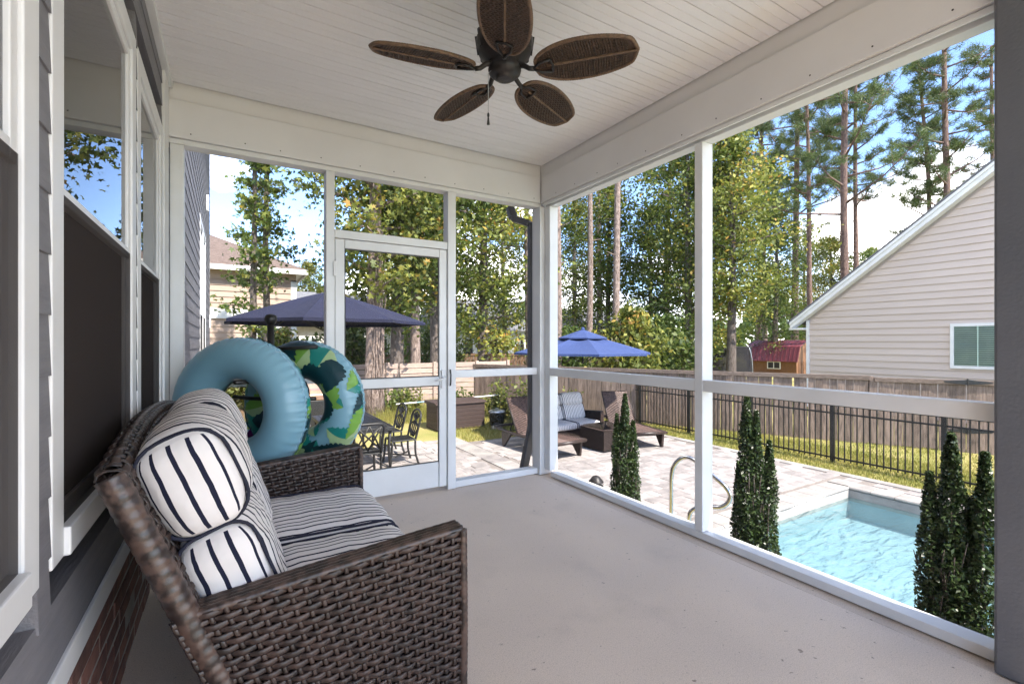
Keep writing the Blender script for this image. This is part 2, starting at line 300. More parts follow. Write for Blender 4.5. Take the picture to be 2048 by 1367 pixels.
for q in range(11):
    put('nail_head',nh_,b1,loc=(-.2+.26*q+rng.normal(0,.02),3.6175,2.53+rng.uniform(0,.01)),rot=(R(90),0,0)); put('nail_head',nh_,b2,loc=(2.4655,3.4-.27*q+rng.normal(0,.02),2.53+rng.uniform(0,.012)),rot=(0,R(-90),0))
# ------------------------------------------------------------------ own house: clapboard wall, windows
house=thing('house','grey clapboard house wall with white windows, behind the near loveseat','house',(-.5,4,GZ))
MB().box(-9,-.385,-1.9,11.45,GZ-.1,6.2).build('wall_core',M['dark'],house)
MB().add([(-9.4,-2.2,6.2),(0,-2.2,6.2),(0,11.8,6.2),(-9.4,11.8,6.2),(-4.7,2,9),(-4.7,8,9)],[(0,4,5,3),(1,2,5,4),(0,1,4),(2,3,5),(0,3,2,1)]).build('roof',M['shinglegrey'],house)
def board(ly): return MB().add([(-.386,-ly/2,0),(-.3312,-ly/2,-.008),(-.3370,-ly/2,.14),(-.386,-ly/2,.14),(-.386,ly/2,0),(-.3312,ly/2,-.008),(-.3370,ly/2,.14),(-.386,ly/2,.14)],
    [(0,1,2,3),(4,7,6,5),(0,4,5,1),(1,5,6,2),(2,6,7,3)]).mesh('siding_board',M['siding'])
def course(z,runs):
    for (a,b) in runs:
        key=round(b-a,3)
        if key not in BD: BD[key]=board(key)
        put('siding_board',BD[key],house,loc=(0,(a+b)/2,z))
BD={}
for k in range(18):
    z=.50+.131*k; course(z,[(-1.58,3.62)] if z+.13<.72 or z>2.47 else [(-1.58,.398),(1.32,1.398),(2.487,2.528),(3.398,3.62)])
for k in range(52):
    z=GZ+.3+.131*k; course(z,[(3.78,11.4)] if z+.13<.1 or z>2.95 else [(3.78,7.598),(9.402,11.4)])
MB().box(-.40,-.335,11.40,11.50,GZ,6.1).build('corner_board',M['white'],house)
MB().box(-.385,-.322,-1.6,3.62,.425,.495).build('trim_board',M['white'],house,bevel=.004)
MB().box(-.385,-.3335,-1.6,3.62,0,.425).build('brick_base',M['mortar'],house)
bw=MB().box(-.014,.014,-.097,.097,-.0285,.0285).mesh('brick',M['brick'])
for r_ in range(6):
    for k in range(19):
        put('brick',bw,house,.004,loc=(-.345+rng.normal(0,.002),-.1+.205*k+.1*(r_%2),.036+.0695*r_))
MB().box(-.38,-.32,3.40,3.615,.505,2.80).build('corner_post',M['white'],house,bevel=.004)
def window(y0,y1,z0,z1,zm,x=-.36,cw=.085,scr=True):
    w_=MB(); d=.03
    w_.box(x,x+d,y0,y0+cw,z0,z1).box(x,x+d,y1-cw,y1,z0,z1).box(x,x+d,y0+cw,y1-cw,z1-cw,z1).box(x,x+d+.012,y0+cw,y1-cw,z0,z0+cw*.8)
    fr=w_.build('window',M['white'],house,bevel=.004)
    a,b=y0+cw+.002,y1-cw-.002
    for (p,q,dx) in ((z0+cw*.8+.002,zm+.02,-.012),(zm-.02,z1-cw-.002,.0)):
        s_=MB(); e=.035; X0=x+.006+dx; X1=x+.022+dx
        s_.box(X0,X1,a,a+e,p,q).box(X0,X1,b-e,b,p,q).box(X0,X1,a+e,b-e,q-e*1.1,q).box(X0,X1,a+e,b-e,p,p+e*1.1)
        s_.build('sash',M['white'],fr,bevel=.003)
        MB().box(X0+.003,X0+.006,a+e,b-e,p+e*1.1,q-e*1.1).build('pane',M['glass'],fr)
    MB().add([(x+.001,a,z0+cw),(x+.001,b,z0+cw),(x+.001,b,z1-cw),(x+.001,a,z1-cw)],[(0,1,2,3)]).build('curtain',M['dark'],fr)  # curtain sheet, its dark colour standing in for the dim room behind
    if scr: MB().add([(x+.0225,a,z0+cw*.8),(x+.0225,b,z0+cw*.8),(x+.0225,b,zm),(x+.0225,a,zm)],[(0,1,2,3)]).build('screen',M['winscreen'],fr)
window(.40,1.318,.72,2.47,1.57); window(1.40,2.485,.72,2.47,1.57); window(2.53,3.396,.72,2.47,1.57)
window(7.6,8.5,.1,2.95,1.6); window(8.5,9.4,.1,2.95,1.6)
fl=MB().box(-.36,-.30,9.78,9.88,3.5,3.78).build('flood_light',M['white'],house,bevel=.01)
MB().box(-.36,-.31,11.2,11.26,1.5,1.75).build('meter_box',M['white'],house,bevel=.01)
# ------------------------------------------------------------------ screen walls and door
sw=thing('screen_wall','white framed insect screen wall on the pool side of the porch','screen wall',(2.55,1.8,0))
WB=.004
MB().box(2.50,2.60,-1.6,3.50,.003,.048).build('sill',M['white'],sw,bevel=WB)
for (a,b) in ((1.958,3.518),(.56,1.90)): MB().box(2.502,2.575,a,b,.915,.985).build('rail',M['white'],sw,bevel=WB)
for (a,b) in ((1.90,1.957),(.50,.558)): MB().box(2.50,2.60,a,b,.05,2.457).build('post',M['white'],sw,bevel=WB)
MB().box(2.504,2.596,3.52,3.60,.05,2.457).build('post',M['white'],sw,bevel=WB)
for (a,b) in ((1.958,3.519),(.56,1.899),(-1.6,.499)):
    for (p,q) in ((.05,.914),(.986,2.457)): MB().add([(2.585,a,p),(2.585,b,p),(2.585,b,q),(2.585,a,q)],[(0,1,2,3)]).build('screen_panel',M['screen'],sw)
cp=MB().box(2.42,2.64,.30,.588,.0,2.95).build('porch_column',M['greypost'],bevel=.01,label='dark grey square porch column at the right edge of the picture',cat='column')
sf=thing('screen_wall','white framed insect screen wall around the screen door','screen wall',(1.1,3.68,0))
MB().box(2.455,2.60,3.605,3.735,.0,2.464).build('corner_post',M['white'],sf,bevel=WB)
MB().box(-.318,-.245,3.635,3.735,.0,2.464).build('post',M['white'],sf,bevel=WB)
MB().box(.604,.664,3.635,3.735,.0,2.464).build('post',M['white'],sf,bevel=WB)
MB().box(1.556,1.628,3.635,3.735,.0,2.464).build('post',M['white'],sf,bevel=WB)
MB().box(.666,1.554,3.64,3.735,1.985,2.045).build('header',M['white'],sf,bevel=WB)
MB().box(1.63,2.453,3.64,3.735,.003,.055).build('sill',M['white'],sf,bevel=WB)
MB().box(-.243,.602,3.64,3.735,.003,.055).build('sill',M['white'],sf,bevel=WB)
MB().box(1.63,2.453,3.645,3.72,.92,.982).build('rail',M['white'],sf,bevel=WB)
MB().box(-.243,.602,3.645,3.72,.92,.982).build('rail',M['white'],sf,bevel=WB)
for (a,b,p,q) in ((1.63,2.453,.056,.919),(1.63,2.453,.983,2.464),(-.243,.602,.056,.919),(-.243,.602,.983,2.464),(.666,1.554,2.046,2.464)):
    MB().add([(a,3.70,p),(b,3.70,p),(b,3.70,q),(a,3.70,q)],[(0,1,2,3)]).build('screen_panel',M['screen'],sf)
door=thing('screen_door','white aluminium screen door with kick plate and lever latch','door',(1.1,3.66,0))
y0,y1=3.648,3.682
MB().box(.67,.735,y0,y1,.03,1.98).build('stile',M['white'],door,bevel=WB); MB().box(1.485,1.55,y0,y1,.03,1.98).build('stile',M['white'],door,bevel=WB)
MB().box(.737,1.483,y0,y1,1.915,1.98).build('top_rail',M['white'],door,bevel=WB)
MB().box(.737,1.483,y0,y1,.865,.935).build('middle_rail',M['white'],door,bevel=WB)
MB().box(.737,1.483,y0+.008,y1,.03,.235).build('kick_plate',M['white'],door,bevel=WB)
for (p,q) in ((.237,.863),(.937,1.913)):
    MB().add([(.737,3.672,p),(1.483,3.672,p),(1.483,3.672,q),(.737,3.672,q)],[(0,1,2,3)]).build('screen_panel',M['screen'],door)
    MB().box(.737,1.483,3.654,3.66,p,p+.008).box(.737,1.483,3.654,3.66,q-.008,q).box(.737,.744,3.654,3.66,p+.009,q-.009).box(1.476,1.483,3.654,3.66,p+.009,q-.009).build('spline',M['iron'],door)
for z in (1.70,.35): MB().box(.652,.676,3.62,3.634,z,z+.11).build('hinge',M['white'],door,bevel=.003)
h=MB().box(1.50,1.528,3.636,3.646,.84,.99).build('latch_plate',M['white'],door,bevel=.003)
MB().tube([(1.515,3.635,.925),(1.515,3.60,.925),(1.49,3.592,.92),(1.43,3.592,.905)],[.008,.008,.007,.006],8).build('lever',M['white'],h,smooth=True)
MB().tube([(1.575,3.63,.86),(1.572,3.615,.88),(1.572,3.612,.95),(1.575,3.63,.99)],.006,6).build('strike',M['iron'],door,smooth=True)
ds=thing('downspout','dark grey rain downspout outside the porch corner post','downspout',(2.52,3.9,GZ))
MB().bar((2.40,4.05,2.55),(2.40,3.99,2.43),.08,.06).bar((2.40,3.99,2.43),(2.50,3.84,2.36),.08,.06).build('elbow',M['down'],ds,bevel=.01)
MB().box(2.475,2.55,3.80,3.86,.35,2.37).build('pipe',M['down'],ds,bevel=.012)
MB().bar((2.512,3.83,.40),(2.50,3.98,-.10),.075,.06,(0,1,0)).bar((2.50,3.98,-.08),(2.50,3.98,GZ),.075,.06,(0,1,0)).build('kick_out',M['down'],ds,bevel=.01)
MB().box(2.10,3.0,4.06,4.17,2.83,2.95).build('gutter',M['down'],ds,bevel=.01)
# ------------------------------------------------------------------ patio of pavers
patio=MB().box(-.35,8.9,7.0,9.5,GZ-.2,GZ-.014).box(-.35,4.55,9.5,11.9,GZ-.2,GZ-.014).box(2.71,8.9,3.86,7.0,GZ-.2,GZ-.014).box(-.35,2.71,3.8,7.0,GZ-.2,GZ-.014).box(8.06,8.9,-6,3.86,GZ-.2,GZ-.014).build('patio',M['joint'],kind='structure')
def pav(lx,ly,h=.03,c=.006):
    m=MB(); a,b=lx/2,ly/2
    m.add([(-a,-b,-h),(a,-b,-h),(a,b,-h),(-a,b,-h),(-a,-b,-c),(a,-b,-c),(a,b,-c),(-a,b,-c),(-a+c,-b+c,0),(a-c,-b+c,0),(a-c,b-c,0),(-a+c,b-c,0)],
     [(0,1,5,4),(1,2,6,5),(2,3,7,6),(3,0,4,7),(4,5,9,8),(5,6,10,9),(6,7,11,10),(7,4,8,11),(8,9,10,11)]); return m
SZ=[(.148,.196),(.198,.196),(.298,.196)]
pvm=[pav(*s) for s in SZ]; pme=[p.mesh('paver',M['paver']) for p in pvm]
items=[]
def lay(x0,x1,y0,y1):
    y=y0+.1; r_=0
    while y<y1-.09:
        x=x0+rng.choice([0,-.1,-.2])
        while x<x1-.05:
            k=rng.choice(3,p=[.25,.35,.4]); lx=SZ[k][0]+.004
            if x>=x0-.01 and x+lx<=x1+.06: items.append((k,x+lx/2,y,GZ+rng.normal(0,.0022),rng.normal(0,.006,2)))
            x+=lx
        y+=.2; r_+=1
lay(-.3,4.08,6.0,11.85); lay(4.52,8.7,3.95,9.45); lay(2.75,4.08,3.95,6.0); lay(8.36,8.7,-2,3.9)
def seen(it):
    k,x,y,z,_=it; f=x*S0+y*C0; r_=x*C0-y*S0
    if f<.5: return 0
    u=1024+FP*r_/f; v=683.5+FP*2.2/f
    lim=1110 if False else 2000
    # occlusion by the porch floor edge and furniture
    if u<720 or u>1990: return 0
    if u<1090: vmax=938+(1088-u)*.167-6
    else: vmax=938+(u-1095)*.4045-6
    if v>vmax: return 0
    return SZ[k][0]*SZ[k][1]/f**3
order=sorted(items,key=seen,reverse=True)
big=MB()
for i,it in enumerate(order):
    k,x,y,z,t=it
    if i<300: put('paver',pme[k],patio,loc=(x,y,z),rot=(t[0],t[1],rng.normal(0,.006)))
    else: big.add(pvm[k].v[0]+np.array((x,y,z)),pvm[k].f)
big.build('pavers',M['paver'],patio,kind='stuff')
sl_=pav(.40,.595).mesh('border_stone',M['paverlight']); sd_=pav(.40,.595).mesh('border_stone',M['paver'])
y=3.95+.3; k=0
while y<11.8:
    put('border_stone',sd_ if k in (6,) else sl_,patio,loc=(4.30,y,GZ+.004),rot=(0,0,rng.normal(0,.004))); y+=.6; k+=1
for q in range(27): put('edge_stone',sl_,patio,loc=(8.80,9.2-.4*q,GZ+.002),scale=(.45,.66,1))
# pool
pool=thing('swimming_pool','pale blue swimming pool with stone coping beyond the screen','pool',(6.2,0,GZ))
zb,zs=-2.05,-1.42
arc=[(PX0,1.35),(5.2,1.45),(5.9,1.75),(6.5,2.05),(7.05,2.15),(7.5,1.95),(7.8,1.5),(PX1,1.0)]
m=MB(); T=GZ-.03
m.add([(PX0,PY0,zb),(PX1,PY0,zb),(PX1,PY0,T),(PX0,PY0,T),(PX0,PY1,zb),(PX1,PY1,zb),(PX1,PY1,T),(PX0,PY1,T)],[(0,1,2,3),(5,4,7,6),(4,0,3,7),(1,5,6,2),(0,4,5,1)])
arc=[(q.x,q.y) for q in smooth_path([(a,b,0) for a,b in arc],6)]; n_=len(arc); m.add([(x,y,zs) for x,y in arc]+[(x,y,zb) for x,y in arc]+[(PX0,PY1,zs),(PX1,PY1,zs)],[tuple(range(n_))+(2*n_+1,2*n_)]+[(i,i+n_,i+n_+1,i+1) for i in range(n_-1)])
m.build('basin',M['pool'],pool)
MB().box(PX0,PX1,PY1-.006,PY1-.001,T-.16,T-.002).box(PX1-.006,PX1-.001,PY0,PY1-.007,T-.16,T-.002).build('waterline_band',M['paverlight'],pool)
m=MB(); gx=np.linspace(PX0+.002,PX1-.002,12); gy=np.linspace(PY0,PY1-.002,24)
m.grid(np.array([[(a,b,GZ-.14) for b in gy] for a in gx])); m.build('water',M['water'],pool,smooth=True)
cpm=MB(); prof=[(-.30,-.05),(-.30,.012),(.0,.014),(.018,.008),(.026,-.008),(.018,-.026),(0,-.034)]
cpm.prism([(-.144,a,b) for a,b in prof],(.288,0,0)); cme=cpm.mesh('coping_stone',M['paverlight'])
for k in range(12): put('coping_stone',cme,pool,loc=(PX0+.19+.298*k,PY1+.012,GZ+.006),rot=(0,0,R(180)))
for k in range(32): put('coping_stone',cme,pool,loc=(PX1+.012,PY1-.15-.298*k+.02,GZ+.006),rot=(0,0,R(90)))
for k in range(32): put('coping_stone',cme,pool,loc=(PX0-.012,PY1-.15-.298*k+.02,GZ+.006),rot=(0,0,R(-90)))
for k in (0,1): put('coping_stone',cme,pool,loc=((PX0-.16,PX1+.17)[k],PY1+.012,GZ+.006),rot=(0,0,R(180)))
# pool handrail
hr=thing('pool_handrail','curved stainless steel pool handrail at the pool corner','handrail',(4.37,3.7,GZ))
def HP(u,v,d): return PX(u,v,d=d)
hp=[Vector((4.33,3.71,GZ))]+[HP(1342,1010,5.40),HP(1343,950,5.38),HP(1352,925,5.35),HP(1370,914,5.3),HP(1392,922,5.2),HP(1425,950,5.05),HP(1450,972,4.95),HP(1460,990,4.92),HP(1455,1006,4.93),HP(1438,1014,4.98),HP(1410,1012,5.08),HP(1388,1018,5.16),HP(1378,1035,5.18)]
hp.append(Vector((hp[-1].x,hp[-1].y,GZ-.1)))
MB().tube(smooth_path(hp,6),.024,12).build('rail_tube',M['steel'],hr,smooth=True)
for p in (hp[0],hp[-1]): MB().lathe([(.0,.0),(.055,.0),(.055,.012),(.03,.03),(.024,.03)],16,(p.x,p.y,GZ)).build('escutcheon',M['steel'],hr,smooth=True)
# ================================================================== WICKER LOVESEAT
def strand(mb,P,Nn,Tn,hw,ht,sides=6,mi=0):        # flat strand: centre line, surface normal, cross direction
    k=len(P); a=np.linspace(0,2*np.pi,sides,endpoint=False)
    V=P[:,None,:]+Tn[:,None,:]*(np.cos(a)*hw)[None,:,None]+Nn[:,None,:]*(np.sin(a)*ht)[None,:,None]
    f=[(i*sides+j,i*sides+(j+1)%sides,(i+1)*sides+(j+1)%sides,(i+1)*sides+j) for i in range(k-1) for j in range(sides)]
    mb.add(V.reshape(-1,3),f,mi)
def frame(surf,s,t):
    e=1e-3; P=surf(s,t); ds=surf(s+e,t)-surf(s-e,t); dt=surf(s,t+e)-surf(s,t-e)
    ds/=np.linalg.norm(ds,axis=1)[:,None]+1e-9; dt/=np.linalg.norm(dt,axis=1)[:,None]+1e-9
    n=np.cross(ds,dt); n/=np.linalg.norm(n,axis=1)[:,None]+1e-9; return P,n,ds,dt
def weave(mb,surf,ns_,nt_,amp=.005,hw=.0085,ht=.0032,sw=.0065,per=4,sides=6):
    for j in range(nt_):
        s=np.linspace(0,1,ns_*per+1); t=np.full_like(s,(j+.5)/nt_)
        P,n,ds,dt=frame(surf,s,t); o=amp*np.cos(np.pi*(s*ns_+j))+rng.normal(0,.0004)
        strand(mb,P+n*o[:,None]+dt*rng.normal(0,.0010),n,dt,hw*rng.uniform(.92,1.05),ht,sides)
    for i in range(ns_+1):
        t=np.linspace(0,1,nt_*2+1); s=np.full_like(t,i/ns_)
        P,n,ds,dt=frame(surf,s,t); o=-amp*.45*np.cos(np.pi*(t*nt_-.5+i))
        strand(mb,P+n*o[:,None],n,ds,sw,ht,sides)
def wraptube(mb,pts,rx,rng_step=.018,sides=10):   # frame edge wrapped with strands: ribbed tube
    pts=smooth_path(pts,10); L_=[0]
    for a,b in zip(pts,pts[1:]): L_.append(L_[-1]+(b-a).length)
    n=max(int(L_[-1]/(rng_step/4)),8); q=[]; rr=[]
    for k in range(n+1):
        d=L_[-1]*k/n; i=max(0,min(int(np.searchsorted(L_,d))-1,len(pts)-2)); t=(d-L_[i])/max(L_[i+1]-L_[i],1e-6)
        q.append(pts[i].lerp(pts[i+1],min(max(t,0),1))); rr.append(rx*(1+.09*abs(math.sin(math.pi*d/rng_step))))
    mb.tube(q,rr,sides)
def cushion(dx,dy,dz,rad=.045,bul=.02,n=14,seed=0):
    g=np.random.default_rng(seed); V=[];F=[];SC=[]; h=np.array((dx,dy,dz))/2
    ph=g.uniform(0,6,6)
    def shape(p):
        q=np.clip(p,-(h-rad),h-rad); d=p-q; l=np.linalg.norm(d,axis=1)[:,None]; p2=q+d/np.maximum(l,1e-9)*np.minimum(l,1)*rad/np.maximum(l,1e-9)*l if False else q+d/np.maximum(l,1e-9)*rad
        nrm=d/np.maximum(l,1e-9); u=p2/h
        bl=bul*np.clip(1-u[:,[1]]**2,0,1)*np.clip(1-np.abs(u[:,[2]])**3,0,1)*np.abs(nrm[:,[0]])+bul*np.clip(1-u[:,[0]]**2,0,1)*np.clip(1-np.abs(u[:,[1]])**3,0,1)*np.abs(nrm[:,[2]])+bul*.8*np.clip(1-u[:,[0]]**2,0,1)*np.clip(1-u[:,[2]]**2,0,1)*np.abs(nrm[:,[1]])
        wr=.0035*np.sin(p2[:,[1]]*31+ph[0]+4*np.sin(p2[:,[2]]*14+ph[1]))+.003*np.sin(p2[:,[0]]*38+p2[:,[2]]*29+ph[2])
        return p2+nrm*(bl+wr)
    lin=np.linspace(-1,1,n); k=0
    # denser near the edges
    lin=np.sign(lin)*np.abs(lin)**.8
    for ax in range(3):
        for sg in (-1,1):
            a,b=[(1,2),(2,0),(0,1)][ax]; A,B=np.meshgrid(lin,lin,indexing='ij'); p=np.zeros((n*n,3)); p[:,ax]=sg*h[ax]; p[:,a]=A.ravel()*h[a]; p[:,b]=B.ravel()*h[b]
            V.append(shape(p))
            for i in range(n-1):
                for j in range(n-1):
                    q=(k+i*n+j,k+(i+1)*n+j,k+(i+1)*n+j+1,k+i*n+j+1); F.append(q if sg>0 else q[::-1]); 
            SC.append(p[:,0]+.41 if ax==1 else p[:,1]+1.0)
            k+=n*n
    return np.concatenate(V),F,np.concatenate(SC)
def cushion_obj(name,parent,dims,c,lean=0,seed=0,rad=.045,bul=.02,pipes=True):
    v,f,sc=cushion(*dims,rad,bul,14,seed); ca,sa=math.cos(lean),math.sin(lean)
    def tf(p): p=np.asarray(p,float); return np.stack((p[:,0]*ca-p[:,2]*sa,p[:,1],p[:,0]*sa+p[:,2]*ca),1)+np.array(c)
    mb=MB().add(tf(v),f); me=mb.mesh(name,M['stripe'],True)
    at=me.attributes.new('sc','FLOAT','POINT'); at.data.foreach_set('value',sc.astype(np.float32))
    o=put(name,me,parent,world=False)
    if pipes:
        dx,dy,dz=[q/2 for q in dims]; mb=MB()
        for sy in (-1,1):
            pts=[]; r_=rad*1.05
            for (cx,cz,a0) in ((dx-r_,dz-r_,0),(-dx+r_,dz-r_,90),(-dx+r_,-dz+r_,180),(dx-r_,-dz+r_,270)):
                for k in range(6):
                    a=R(a0+18*k); pts.append((cx+r_*math.cos(a),sy*(dy-rad*.42),cz+r_*math.sin(a)))
            pts=[Vector(p) for p in tf(pts)]
            put('piping',MB().tube(pts,.0052,6,closed=True).mesh('piping',M['piping'],True),o,world=False)
    return o
def make_loveseat():
    t=thing('wicker_loveseat','','loveseat',(.2,2.135,0)); W=.735
    xb=lambda z: -.32+(.553-z)*.40
    ztop=lambda x: .553+(.625-.553)*(x+.32)/.775
    for sy in (-1,1):
        mb=MB()
        for yy in (sy*W,sy*(W-.07)):
            def surf(s,u,yy=yy):
                x0=-.335+.0*s; x0=xb(.06+u*.49)+.0; x=x0+(.452-x0)*s; z=.05+(ztop(x)-.05-.01)*u
                return np.stack((x,np.full_like(x,yy),z),1)
            near=(sy<0 and yy==-W) or (sy>0 and yy<W)
            weave(mb,surf,21,29,.005,.0096,.0034,.0068,per=4 if near else 2,sides=6 if near else 4)
        ar=put('arm',mb.mesh('arm',M['wick'],True),t,world=False)
        mb=MB(); yc=sy*(W-.035)
        for d in (-.026,-.009,.009,.026):
            wraptube(mb,[(-.32,yc+d,ztop(-.32)-.012),(0,yc+d,ztop(0)-.010),(.3,yc+d,ztop(.3)-.010),(.452,yc+d,ztop(.45)-.012)],.0125,.03,8)
        for d in (-.032,0,.032): wraptube(mb,[(.452,yc+d,.03),(.455,yc+d,.3),(.452,yc+d,ztop(.45)-.012)],.014,.02,8)
        put('arm_rim',mb.mesh('arm_rim',M['wrap'],True),ar,world=False)
    # back: woven sheet that goes up the outside, over a rolled top and down the front
    prof=[]
    for k in range(9): z=.08+(.885-.08)*k/8; prof.append((xb(z),z))
    cx,cz=xb(.90)+.026,.892
    for k in range(1,8): a=R(195-26*k); prof.append((cx+.03*math.cos(a),cz+.03*math.sin(a)))
    for k in range(8): z=.87-(.87-.25)*k/7; prof.append((xb(z)+.05,z))
    prof=np.array(prof); Ls=np.concatenate(([0],np.cumsum(np.linalg.norm(np.diff(prof,axis=0),axis=1)))); Ls/=Ls[-1]
    def bsurf(s,u):
        u=np.clip(u,0,1); x=np.interp(u,Ls,prof[:,0]); z=np.interp(u,Ls,prof[:,1]); y=(s-.5)*2*(W-.02)
        z=z+.05*np.clip((z-.55)/.37,0,1.2)*(1-(y/W)**2); x=x-.02*np.clip((z-.5)/.4,0,1)*(1-(y/W)**2)
        return np.stack((x,-y,z),1)
    mb=MB(); weave(mb,bsurf,44,62,.0045,.0115,.0035,.0085,3,6)
    bk=put('backrest',mb.mesh('backrest',M['wick'],True),t,world=False)
    for sy in (-1,1):
        mb=MB(); pts=[(p[0],sy*(W-.012),p[1]) for p in prof[0:-1:2] if True][:9]
        wraptube(mb,[(xb(z)+.026,sy*(W-.018),z) for z in (.05,.3,.55,.75,.87)]+[(xb(.92)+.03,sy*(W-.022),.905)],.03,.026,12)
        put('back_rim',mb.mesh('back_rim',M['wrap'],True),bk,world=False)
    put('seat_base',MB().box(-.14,.43,-W+.075,W-.075,.12,.262).mesh('seat_base',M['wick']),t,world=False)
    mb=MB()
    def fs(s,u): y=-W+.07+s*(2*W-.14); return np.stack((np.full_like(y,.442),y,.08+u*.19),1)
    weave(mb,fs,34,8,per=2,sides=4); put('front_apron',mb.mesh('front_apron',M['wick'],True),t,world=False)
    for sx in (-.13,.42):
        for sy in (-1,1): put('leg',MB().box(sx-.02,sx+.02,sy*(W-.06)-.02,sy*(W-.06)+.02,0,.07).mesh('leg',M['iron']),t,world=False)
    for k,sy in enumerate((-1,1)):
        cushion_obj('seat_cushion',t,(.60,.652,.14),(.165,sy*.331,.335),0,3+k,.05,.018)
        cushion_obj('back_cushion',t,(.19,.645,.345),(-.183,sy*.330,.550),R(21),5+k,.055,.025)
        cushion_obj('headrest_cushion',t,(.215,.645,.275),(-.280,sy*.330,.842),R(22),9+k,.074,.028)
    return t
ls=make_loveseat(); tag(ls,'brown wicker loveseat with striped cushions in the porch foreground','loveseat',group='wicker loveseats')
l2=copy_tree(ls); l2.location=(6.65,8.72,GZ); l2.rotation_euler=(0,0,R(-90)); tag(l2,'wicker loveseat with striped cushions out on the patio under the blue parasol')
# ================================================================== CEILING FAN
fan=thing('ceiling_fan','dark bronze ceiling fan with five woven leaf blades','ceiling fan',(1.05,1.82,2.79)); fan.scale=(.87,.87,.87)
def lat(name,prof,m,par,n=28,c=(0,0,0)): return put(name,MB().lathe(prof,n,c).mesh(name,m,True),par,world=False)
lat('canopy',[(0,.057),(.085,.057),(.085,.03),(.06,-.015),(.02,-.03)],M['bronze'],fan)
lat('downrod',[(.016,.03),(.016,-.2)],M['bronze'],fan,12)
lat('motor_housing',[(.02,-.19),(.07,-.195),(.125,-.23),(.145,-.27),(.145,-.31),(.13,-.345),(.095,-.375),(.075,-.39)],M['bronze'],fan)
for k in range(12):
    a=R(30*k); put('housing_rib',MB().bar((.147*math.cos(a),.147*math.sin(a),-.255),(.135*math.cos(a),.135*math.sin(a),-.34),.018,.01,(math.cos(a),math.sin(a),0)).mesh('housing_rib',M['bronze']),fan,world=False)
lat('switch_housing',[(.078,-.388),(.08,-.41),(.085,-.42),(.08,-.438),(.06,-.455),(.045,-.458),(.045,-.466),(.03,-.47),(.0,-.471)],M['bronze'],fan)
def blade_mesh():
    xs=np.array([.17,.20,.26,.33,.41,.49,.56,.605,.635,.655]); wd=np.array([.038,.070,.097,.112,.115,.108,.093,.078,.058,.008])
    g=[]
    for x,w_ in zip(xs,wd): g.append([(x,w_*q,.004*(1-q*q)) for q in np.linspace(-1,1,9)])
    return xs,wd,np.array(g)
xs,wd,gr=blade_mesh()
def inter(x): return np.interp(x,xs,wd)
bm1=MB(); bm1.grid(gr-np.array((0,0,.003)))
for k in range(34):                                # woven strips across each half of the blade
    x=.185+k*.0128; w_=inter(x)*.98; s=np.linspace(-1,1,23); y=s*w_
    P=np.stack((np.full_like(y,x)-.012*np.abs(s),y,-.004+.0022*np.cos(np.pi*(s*11+k))),1); n_=np.tile((0,0,1.),(23,1)); t_=np.tile((1.,0,0),(23,1)); strand(bm1,P,n_,t_,.0056,.0016,4)
for q in np.linspace(-.9,.9,12):
    x=np.linspace(.18,.615,36); y=q*np.interp(x,xs,wd); P=np.stack((x,y,np.full_like(x,-.0045)),1); strand(bm1,P,np.tile((0,0,1.),(36,1)),np.tile((0,1.,0),(36,1)),.0028,.0012,4)
bl_=bm1.mesh('blade',M['fan_wick'],True)
rm=MB(); ol=[(x,w_,0) for x,w_ in zip(xs,wd)]+[(x,-w_,0) for x,w_ in zip(xs[::-1],wd[::-1])]
wraptube(rm,[(.165,0,0)]+ol+[(.165,0,0)],.0085,.012,8); wraptube(rm,[(.22,0,-.006),(.652,0,-.006)],.006,.014,6)
rme=rm.mesh('rim',M['fan_rim'],True)
br=MB(); br.tube([(.06,0,.03),(.10,0,.02),(.13,.0,-.004),(.155,0,-.01)],[.016,.013,.012,.012],8)
br.tube([(.15,0,-.011),(.19,.03,-.011),(.245,.036,-.011)],.007,6).tube([(.15,0,-.011),(.19,-.03,-.011),(.245,-.036,-.011)],.007,6).tube([(.245,.036,-.011),(.252,0,-.011),(.245,-.036,-.011)],.007,6)
bre=br.mesh('bracket',M['bronze'],True)
for k in range(5):
    a=R(-17+72*k-30.87); b=put('blade',bl_,fan,world=False,loc=(0,0,-.43),rot=(R(-15),0,a)); put('rim',rme,b,world=False); put('bracket',bre,b,world=False)
aa=R(205-30.87)
pc=put('pull_chain',MB().tube([(.075*math.cos(aa),.075*math.sin(aa),-.44),(.09*math.cos(aa),.09*math.sin(aa),-.46),(.09*math.cos(aa),.09*math.sin(aa),-.66)],.0018,5).mesh('pull_chain',M['galv'],True),fan,world=False)
put('pull_knob',MB().lathe([(.002,-.655),(.006,-.662),(.006,-.672),(.004,-.678),(.006,-.70),(.0075,-.715),(.0,-.716)],12,(.09*math.cos(aa),.09*math.sin(aa),0)).mesh('pull_knob',M['iron'],True),pc,world=False)
